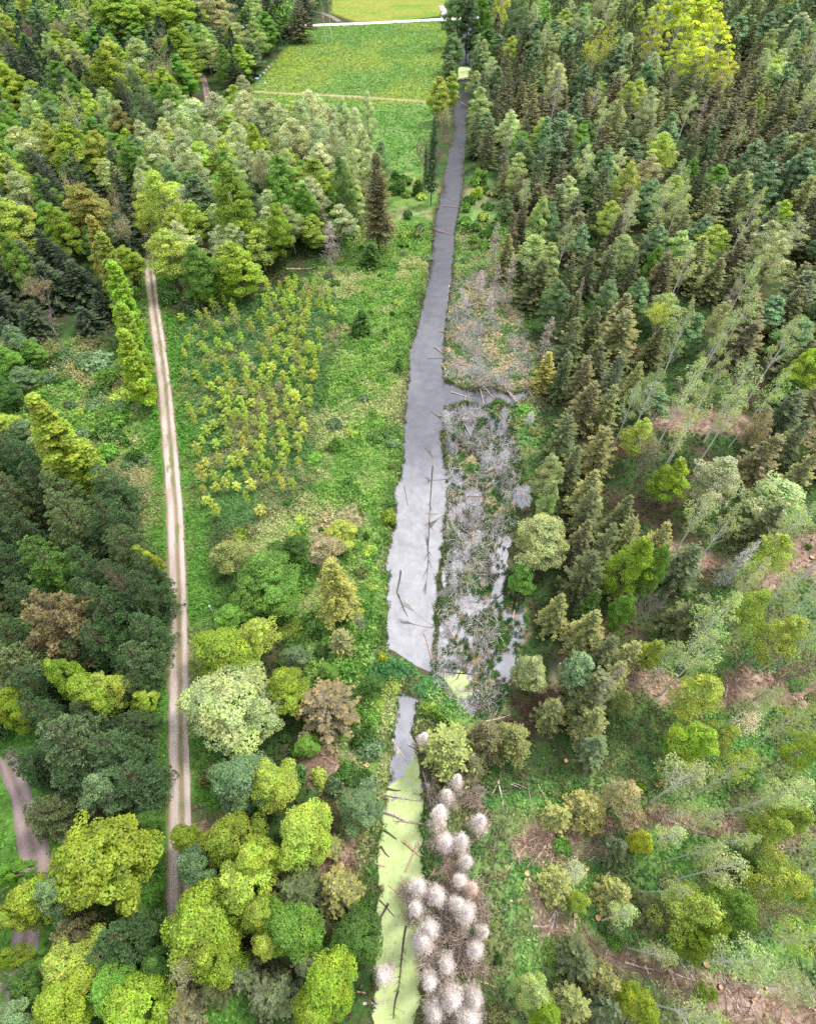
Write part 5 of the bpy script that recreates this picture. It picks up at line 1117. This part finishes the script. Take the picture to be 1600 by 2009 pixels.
LOGS = [ # x0 y0 x1 y1 radius style colour label
 (724, 1554, 830, 1571, .13, 1, PALE, 'thin pale trunk bridging the duckweed just below its top'), (749, 1593, 806, 1612, .2, 0, PALE, 'stout pale log lying in the duckweed from the left bank'), (752, 1631, 778, 1645, .12, 0, DARK, 'short dark log at the left edge of the duckweed'),
 (789, 1652, 832, 1680, .15, 1, WARM, 'brown log crossing under a leaning stem at the duckweed edge'), (817, 1654, 796, 1711, .13, 0, WARM, 'straight brown stem leaning down over the duckweed'), (819, 1653, 831, 1673, .08, 0, PALE, 'thin pale stick beside the crossed logs'),
 (700, 1686, 756, 1699, .13, 0, WARM, 'upper of two parallel brown logs reaching in from the left'), (715, 1700, 744, 1713, .1, 0, PALE, 'lower, shorter pale log of the parallel pair at left'), (745, 1662, 764, 1681, .06, 1, DARK, 'thin twiggy stem left of the crossed logs'),
 (851, 1705, 840, 1728, .13, 0, WARM, 'short brown stem poking from the bare branches'), (898, 1684, 884, 1736, .14, 0, WARM, 'reddish brown stem among the whitened conifers'), (757, 1549, 786, 1550, .05, 1, DARK, 'crooked dark stick near the top of the duckweed'),
 (938, 1804, 1010, 1774, .12, 1, WARM, 'long pale brown log right of the whitened conifers'), (871, 1827, 905, 1816, .12, 0, WARM, 'short brown log between two whitened conifers'), (945, 1848, 993, 1801, .1, 1, PALE, 'thin grey stem pointing up right below the long brown log'),
 (888, 1911, 957, 1906, .1, 0, WARM, 'level brown log below the whitened conifers'), (830, 1888, 856, 1901, .1, 0, WARM, 'short log at the right duckweed shore'), (942, 1927, 982, 1941, .08, 0, WARM, 'thin log under the level brown log'), (948, 1986, 1024, 1981, .11, 1, PALE, 'pale log near the bottom edge right of the conifers'),
 (797, 1817, 780, 1942, .11, 3, DARK, 'long dark sunken trunk with side twigs in the duckweed'), (780, 1944, 771, 2000, .08, 2, DARK, 'dark submerged treetop at the bottom of the duckweed'), (743, 1766, 774, 1798, .07, 0, DARK, 'thin dark stick of the crossed pair at the left duckweed shore'),
 (760, 1772, 738, 1824, .11, 1, DARK, 'thicker dark branch of the crossed pair at the left duckweed shore'), (700, 1947, 733, 1952, .09, 0, WARM, 'short log at the left bank near the bottom edge'), (712, 1972, 763, 1962, .07, 1, PALE, 'pale branch under the bottom whitened crown'),
 (675, 1605, 699, 1633, .09, 0, PALE, 'grey log lying in green herbs left of the duckweed'), (689, 1544, 717, 1559, .1, 0, WARM, 'brown log in herbs above left of the duckweed'), (975, 1534, 997, 1608, .06, 1, PALE, 'long thin stem on the grass below the ditch'),
 (1033, 1534, 1045, 1598, .05, 0, PALE, 'second thin stem on the grass right of the ditch end'), (1001, 1539, 1037, 1555, .07, 0, PALE, 'left pole of the pair across the ditch'), (1006, 1537, 1046, 1552, .07, 0, PALE, 'right pole of the pair across the ditch'),
 (848, 914, 838, 1118, .10, 2, DARK, 'very long dark trunk laid flat for a standing dead tree and its reflection'), (785, 1120, 779, 1165, .14, 0, DARK, 'dark pole standing out of the bright water'), (779, 1166, 800, 1210, .05, 1, DARK, 'thin dark twig trailing below the dark pole'),  # first one: log put in for a standing dead tree and its reflection
 (792, 955, 800, 992, .06, 0, DARK, 'curved dark stick near the left shore'), (851, 681, 872, 693, .11, 0, PALE, 'pale log end jutting into the grey water'), (868, 404, 901, 406, .1, 0, PALE, 'thin pale log across the narrow upper channel'), (848, 448, 888, 461, .12, 0, WARM, 'brown log across the channel below the narrow part'),
 (890, 159, 930, 149, .35, 0, PALE, 'grey log dam at the duckweed atop the channel'), (904, 202, 920, 209, .18, 1, PALE, 'pale branch in the far channel'), (911, 598, 925, 650, .1, 1, PALE, 'bright stem lying in the upper swamp tangle'), (925, 702, 953, 806, .13, 0, PALE, 'long bright trunk crossing the side arm'),
 (969, 736, 1046, 821, .14, 1, PALE, 'long trunk slanting right across the side arm end'), (982, 753, 1037, 820, .1, 0, PALE, 'thinner trunk beside the slanting one'), (1020, 736, 1065, 822, .12, 0, PALE, 'curved pale trunk at the foot of the wood'), (905, 824, 928, 864, .12, 0, PALE, 'white trunk piece in the middle swamp'),
 (933, 550, 982, 591, .1, 1, WARM, 'brown stem above the upper swamp tangle'), (985, 908, 959, 967, .13, 2, PALE, 'pale trunk slanting left in the middle swamp'), (947, 959, 936, 1002, .1, 0, PALE, 'steep pale stem below the slanting one'), (884, 770, 932, 782, .1, 1, PALE, 'pale stem in the side arm water'),
 (975, 560, 960, 588, .1, 0, WARM, 'short stem at the wood edge above the swamp'), (1010, 640, 1060, 600, .1, 1, WARM, 'brown stem pointing to the right wood'), (845, 1316, 960, 1325, .1, 2, DARK, 'long dark stem above the middle duckweed patch'), (893, 1130, 922, 1150, .16, 2, WARM, 'brown log among swamp grass'),
 (905, 1356, 975, 1352, .08, 2, PALE, 'pale twiggy branch over the middle duckweed patch'), (800, 1462, 842, 1480, .1, 1, WARM, 'brown branch at the lower channel by the pale puff'), (806, 1432, 836, 1440, .1, 1, WARM, 'reddish branch below the dam'), (770, 1450, 800, 1500, .06, 3, PALE, 'bare branch over the left shore below the dam'),
 (1424, 1346, 1423, 1372, .1, 0, PALE, 'upright pale log in the slash under the bare crown'), (1391, 1358, 1428, 1354, .09, 0, PALE, 'level pale log touching the upright one'), (1444, 1347, 1457, 1362, .1, 0, PALE, 'short slanting log right of the level one'), (1303, 1314, 1331, 1337, .09, 0, PALE, 'pale log left of the birch slash strip'),
 (1073, 1632, 1077, 1662, .13, 0, WARM, 'upright cut log in the left brushwood heap'), (1088, 1654, 1106, 1655, .14, 0, PALE, 'short white cut log in the left brushwood heap'), (1090, 1668, 1112, 1656, .12, 0, WARM, 'orange cut log in the left brushwood heap'), (1069, 1658, 1030, 1722, .08, 1, PALE, 'long grey stem below the left brushwood heap'),
 (1011, 1668, 1023, 1687, .08, 0, PALE, 'thin stick at the left end of the brushwood heap'), (1225, 1891, 1288, 1901, .12, 1, PALE, 'pale trunk in the long slash bank'), (1263, 1895, 1282, 1930, .09, 1, PALE, 'bent pale branch below the trunk in the slash bank'), (1310, 1903, 1372, 1930, .12, 3, PALE, 'bare branched treetop lying in the slash bank'),
 (1045, 1820, 1080, 1815, .08, 1, PALE, 'forked pale stick on the lower slash bank'), (1121, 1770, 1190, 1778, .05, 0, PALE, 'thin pale stick under the spruce tips'), (1190, 1840, 1212, 1812, .1, 0, WARM, 'brown log leaning beside the small birch'), (1000, 1770, 1062, 1758, .06, 1, WARM, 'thin branch at the left tip of the slash bank'),
 (1186, 1548, 1200, 1575, .05, 0, PALE, 'thin white stick in grass above the yellow shrub'), (940, 1712, 946, 1730, .07, 0, PALE, 'short white stick in the dark grass'), (1310, 1612, 1400, 1640, .09, 1, PALE, 'pale stem in the thin slash strip'), (562, 530, 618, 526, .3, 1, WARM, 'brown log at the top edge of the sapling plot'),
 (880, 560, 877, 605, .06, 1, PALE, 'thin white branch at the right shore'), (1270, 1560, 1300, 1540, .07, 0, PALE, 'thin stick in grass right of the small yellow bush'), (1440, 1900, 1490, 1908, .08, 0, PALE, 'pale stem between birches at the bottom right'), (940, 1420, 1000, 1402, .08, 1, PALE, 'pale branch above the golden conifers')]
def put_log(x0, y0, x1, y1, rr, st, c, lab, nm='fallen_log'):
    a, b = at(x0, y0, 0), at(x1, y1, 0)
    for _ in range(2):
        za = max(WZ, ground_z(a[:1], a[1:2])[0]); zb = max(WZ, ground_z(b[:1], b[1:2])[0]); a, b = at(x0, y0, za), at(x1, y1, zb)
    d = b-a; L = np.linalg.norm(d); root = link(nm, LOGP[st], None, c)
    s = rr/.16*.92; root.scale = (L/10, s if st == 0 else max(s, .8), s); root.location = a+np.array([0, 0, -rr*.3+.02])
    root.rotation_euler = (0, -math.asin(max(-1, min(1, d[2]/L))), math.atan2(d[1], d[0])); tag(root, lab, 'fallen log', 'fallen stems and logs'); return root
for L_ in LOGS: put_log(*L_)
# more thin stems lying in the swamp and on the felled ground
k_ = 0; sw = {}
for P, n, nm in ((P_SWAMP, 46, 'the lower swamp'), (P_UPSW, 26, 'the upper swamp tangle'), (PUFFG, 26, 'the whitened conifers'), (P_SLASH[1], 24, 'the long slash bank'), (P_SLASH[0], 12, 'the left brushwood heap')):
    lo, hi = P.min(0), P.max(0); c_ = 0
    while c_ < n:
        a = r5.uniform(lo, hi)
        if sdf(a[:1], a[1:], P)[0] < 0: continue
        th_ = r5.uniform(0, 6.28) if nm[4:6] != 'lo' else r5.normal(1.5, .6); L = r5.uniform(2, 6.5); b = a+np.array([math.cos(th_), math.sin(th_)])*L
        z = [max(WZ, float(ground_z(q[:1], q[1:])[0])) for q in (a, b)]; p0, p1 = proj(*a, z[0]), proj(*b, z[1])
        if not (0 < p0[0] < 1600 and p0[1] < 2009): c_ += 1; continue
        col_, cn = [(PALE, 'pale'), (WARM, 'brown'), ((.8, .75, .7), 'grey')][int(r5.integers(3))]
        i = int(np.argmin([math.hypot(p0[0]-q[1], p0[1]-q[2]) for q in LM])); dr = int(round(math.degrees(math.atan2(p0[1]-LM[i][2], p0[0]-LM[i][1]))/45)) % 8
        key = (cn, i, dr); sw[key] = sw.get(key, 0)+1
        lab = (cn+' thin fallen stem '+DIRS[dr]+' '+LM[i][0]) if sw[key] == 1 else ORD[min(19, sw[key]-1)]+' '+cn+' thin fallen stem '+DIRS[dr]+' '+LM[i][0]
        put_log(p0[0], p0[1], p1[0], p1[1], r5.uniform(.05, .13) if 'swamp' in nm else r5.uniform(.04, .09), int(r5.integers(0, 4)), col_, lab); c_ += 1

# boards and stakes edging the right bank
g = G(); e = [at(a, b, WZ) for a, b in [(905, 300), (903, 360), (899, 402), (893, 452), (888, 520), (880, 590), (872, 652), (869, 700), (868, 742)]]
g.tube([p+np.array([.15, 0, .12]) for p in e], .07, 6); edg = link('bank_edging', g.mesh('bank_edging', [M_BARK])); tag(edg, 'low dark timber edging along the right bank of the channel', 'edging')

# ---- cut stumps
def stump(px, py, s, lab):
    p = at(px, py, 0); g = G(); g.tube([(0, 0, -.05), (0, 0, .12), (0, 0, .3)], [s*1.25, s*1.02, s], 10); o = bpy.data.objects.new('stump', None); COL.objects.link(o)
    link('bark', g.mesh('stump_bark', [M_BARK]), o); g = G(); g.tube([(0, 0, .29), (0, 0, .325)], [s*.9, s*.88], 10); link('cut_face', g.mesh('stump_face', [M_CUT]), o)
    o.location = p; tag(o, lab, 'stump', 'freshly cut stumps')
M_CUT = plain_mat('fresh_cut_wood', (.62, .36, .16), .7)
for i, (px, py, s, l) in enumerate([(1033, 1714, .3, 'beside the long grey stem'), (1150, 1704, .28, 'beside the small silvery birch'), (1073, 1760, .22, 'left of the thin pale stick'), (1128, 1797, .26, 'left of the right-hand pair of stumps'), (1171, 1801, .3, 'right of its neighbour above the slash bank'),
        (1383, 1892, .32, 'above the long slash bank at right'), (1411, 1937, .22, 'below the long slash bank at right'), (720, 1502, .3, 'left of the duckweed top'), (671, 1700, .3, 'in brown litter left of the duckweed'), (1590, 1095, .3, 'near the right edge'), (1109, 1494, .25, 'under the grey spruce'), (1500, 1936, .2, 'at the bottom right'), (1475, 1963, .2, 'in the lower slash at right')]):
    stump(px, py, s*1.1, 'orange freshly cut stump '+l)

# ---- tree guards standing or lying alone by the road
def guard(px, py, lie, lab):
    o = link('tree_guard', GUARD); o.location = at(px, py, .08 if lie else 0); o.scale = (1.4, 1.4, 1.5)
    if lie: o.rotation_euler = (0, 1.5, .5)
    tag(o, lab, 'tree guard', 'white tree guards')
guard(417, 1200, False, 'white plastic tree guard standing alone on the road verge'); guard(421, 1216, True, 'white plastic tree guard fallen in the grass below the standing one')

# ---- hives on the edge of the meadow
def hive(px, py, c, s, lab):
    p = at(px, py, 0); o = bpy.data.objects.new('beehive', None); COL.objects.link(o); o.location = p; o.rotation_euler = (0, 0, .4)
    def bx(nm, x0, y0, z0, x1, y1, z1, m):
        bm = bpy.data.meshes.new(nm); V = [(x, y, z) for z in (z0, z1) for y in (y0, y1) for x in (x0, x1)]
        bm.from_pydata(V, [], [(0, 2, 3, 1), (4, 5, 7, 6), (0, 1, 5, 4), (2, 6, 7, 3), (0, 4, 6, 2), (1, 3, 7, 5)]); bm.materials.append(m); ob = link(nm, bm, o)
        b = ob.modifiers.new('bevel', 'BEVEL'); b.width = .03; return ob
    bx('box', -s, -s, .2, s, s, 1.0, c); bx('lid', -s*1.12, -s*1.12, 1.005, s*1.12, s*1.12, 1.12, M_WHITE if c is not M_BLUE else M_BLUE2); bx('stand', -s*.8, -s*.8, .0, s*.8, s*.8, .195, M_BARK)
    tag(o, lab, 'beehive', 'hives at the meadow edge')
M_BLUE = plain_mat('pale_blue_paint', (.25, .55, .75), .5); M_BLUE2 = plain_mat('light_blue_paint', (.35, .65, .85), .5)
for px, py, c, s, l in [(505, 158, M_BLUE, .8, 'pale blue box at the lower left end of the row in the meadow corner'), (511, 152, M_WHITE, .45, 'white box next to the pale blue one'), (518, 147, M_WHITE, .6, 'larger white box in the middle of the meadow row'), (523, 141, M_WHITE, .4, 'fourth white box up the meadow row'),
                        (528, 135, M_WHITE, .45, 'white box second from the top of the row'), (534, 130, M_WHITE, .3, 'smallest white box at the top of the row'), (521, 167, M_WHITE, .4, 'white box standing apart below the row')]:
    hive(px, py, c, s, l)

# ---- two walkers
def person(px, py, h, jacket, legs, lab, stride, rot):
    root = bpy.data.objects.new('person', None); COL.objects.link(root); p = at(px, py, .1); root.location = p; root.rotation_euler = (0, 0, rot); root.scale = (h/1.75,)*3
    V = [(0, 0, .95), (0, 0, 1.2), (0, .01, 1.42), (0, .0, 1.52), (0, .01, 1.64), (.18, 0, 1.40), (.24, stride*.12, 1.12), (.25, stride*.25, .90), (-.18, 0, 1.40), (-.24, -stride*.12, 1.12), (-.25, -stride*.25, .90),
         (.09, 0, .90), (.10, -stride*.15, .50), (.10, -stride*.32, .08), (.10, -stride*.32+.14, .04), (-.09, 0, .90), (-.10, stride*.18, .50), (-.10, stride*.30, .08), (-.10, stride*.30+.14, .04)]
    E = [(0, 1), (1, 2), (2, 3), (3, 4), (2, 5), (5, 6), (6, 7), (2, 8), (8, 9), (9, 10), (0, 11), (11, 12), (12, 13), (13, 14), (0, 15), (15, 16), (16, 17), (17, 18)]
    Rr = [.15, .15, .14, .055, .105, .07, .05, .04, .07, .05, .04, .09, .06, .045, .04, .09, .06, .045, .04]
    def body(nm, scale, keep, m):
        me = bpy.data.meshes.new(nm); me.from_pydata(V, E, []); o = link(nm, me, root); md = o.modifiers.new('skin', 'SKIN'); sv = me.skin_vertices[0].data
        for i in range(len(V)): sv[i].radius = (Rr[i]*scale, Rr[i]*scale)
        sv[0].use_root = True; s = o.modifiers.new('sub', 'SUBSURF'); s.levels = 2; s.render_levels = 2; me.materials.append(m); return o
    b = body('body', 1, None, legs); b.name = 'body'
    def part(nm, idx, grow, m):
        mp = {v: i for i, v in enumerate(idx)}; me = bpy.data.meshes.new(nm); me.from_pydata([V[i] for i in idx], [(mp[a], mp[c]) for a, c in E if a in mp and c in mp], [])
        o = link(nm, me, root); o.modifiers.new('skin', 'SKIN'); sv = me.skin_vertices[0].data
        for k, i in enumerate(idx): sv[k].radius = (Rr[i]*grow, Rr[i]*grow)
        sv[0].use_root = True; s = o.modifiers.new('sub', 'SUBSURF'); s.levels = 1; s.render_levels = 1; me.materials.append(m)
    part('jacket', [1, 2, 5, 6, 8, 9], 1.18, jacket)
    me = bpy.data.meshes.new('hair'); g = G(); g.tube([(0, -.02, 1.60), (0, -.02, 1.68), (0, -.01, 1.74), (0, 0, 1.765)], [.11, .118, .08, .02], 10); link('hair', g.mesh('hair', [M_HAIR]), root)
    tag(root, lab, 'person', 'two walkers on the white path')
M_HAIR = plain_mat('dark_hair', (.04, .025, .02)); M_J1 = plain_mat('dark_blue_jacket', (.05, .05, .10)); M_J2 = plain_mat('dark_plum_jacket', (.10, .05, .09)); M_TR = plain_mat('dark_trousers', (.05, .045, .06))
person(826, 43.5, 1.9, M_J1, M_TR, 'person in dark clothes walking on the white path, left of the pair', 1, .4); person(830.5, 44.8, 1.75, M_J2, M_TR, 'person in plum jacket walking on the white path, right of the pair', -1, .2)
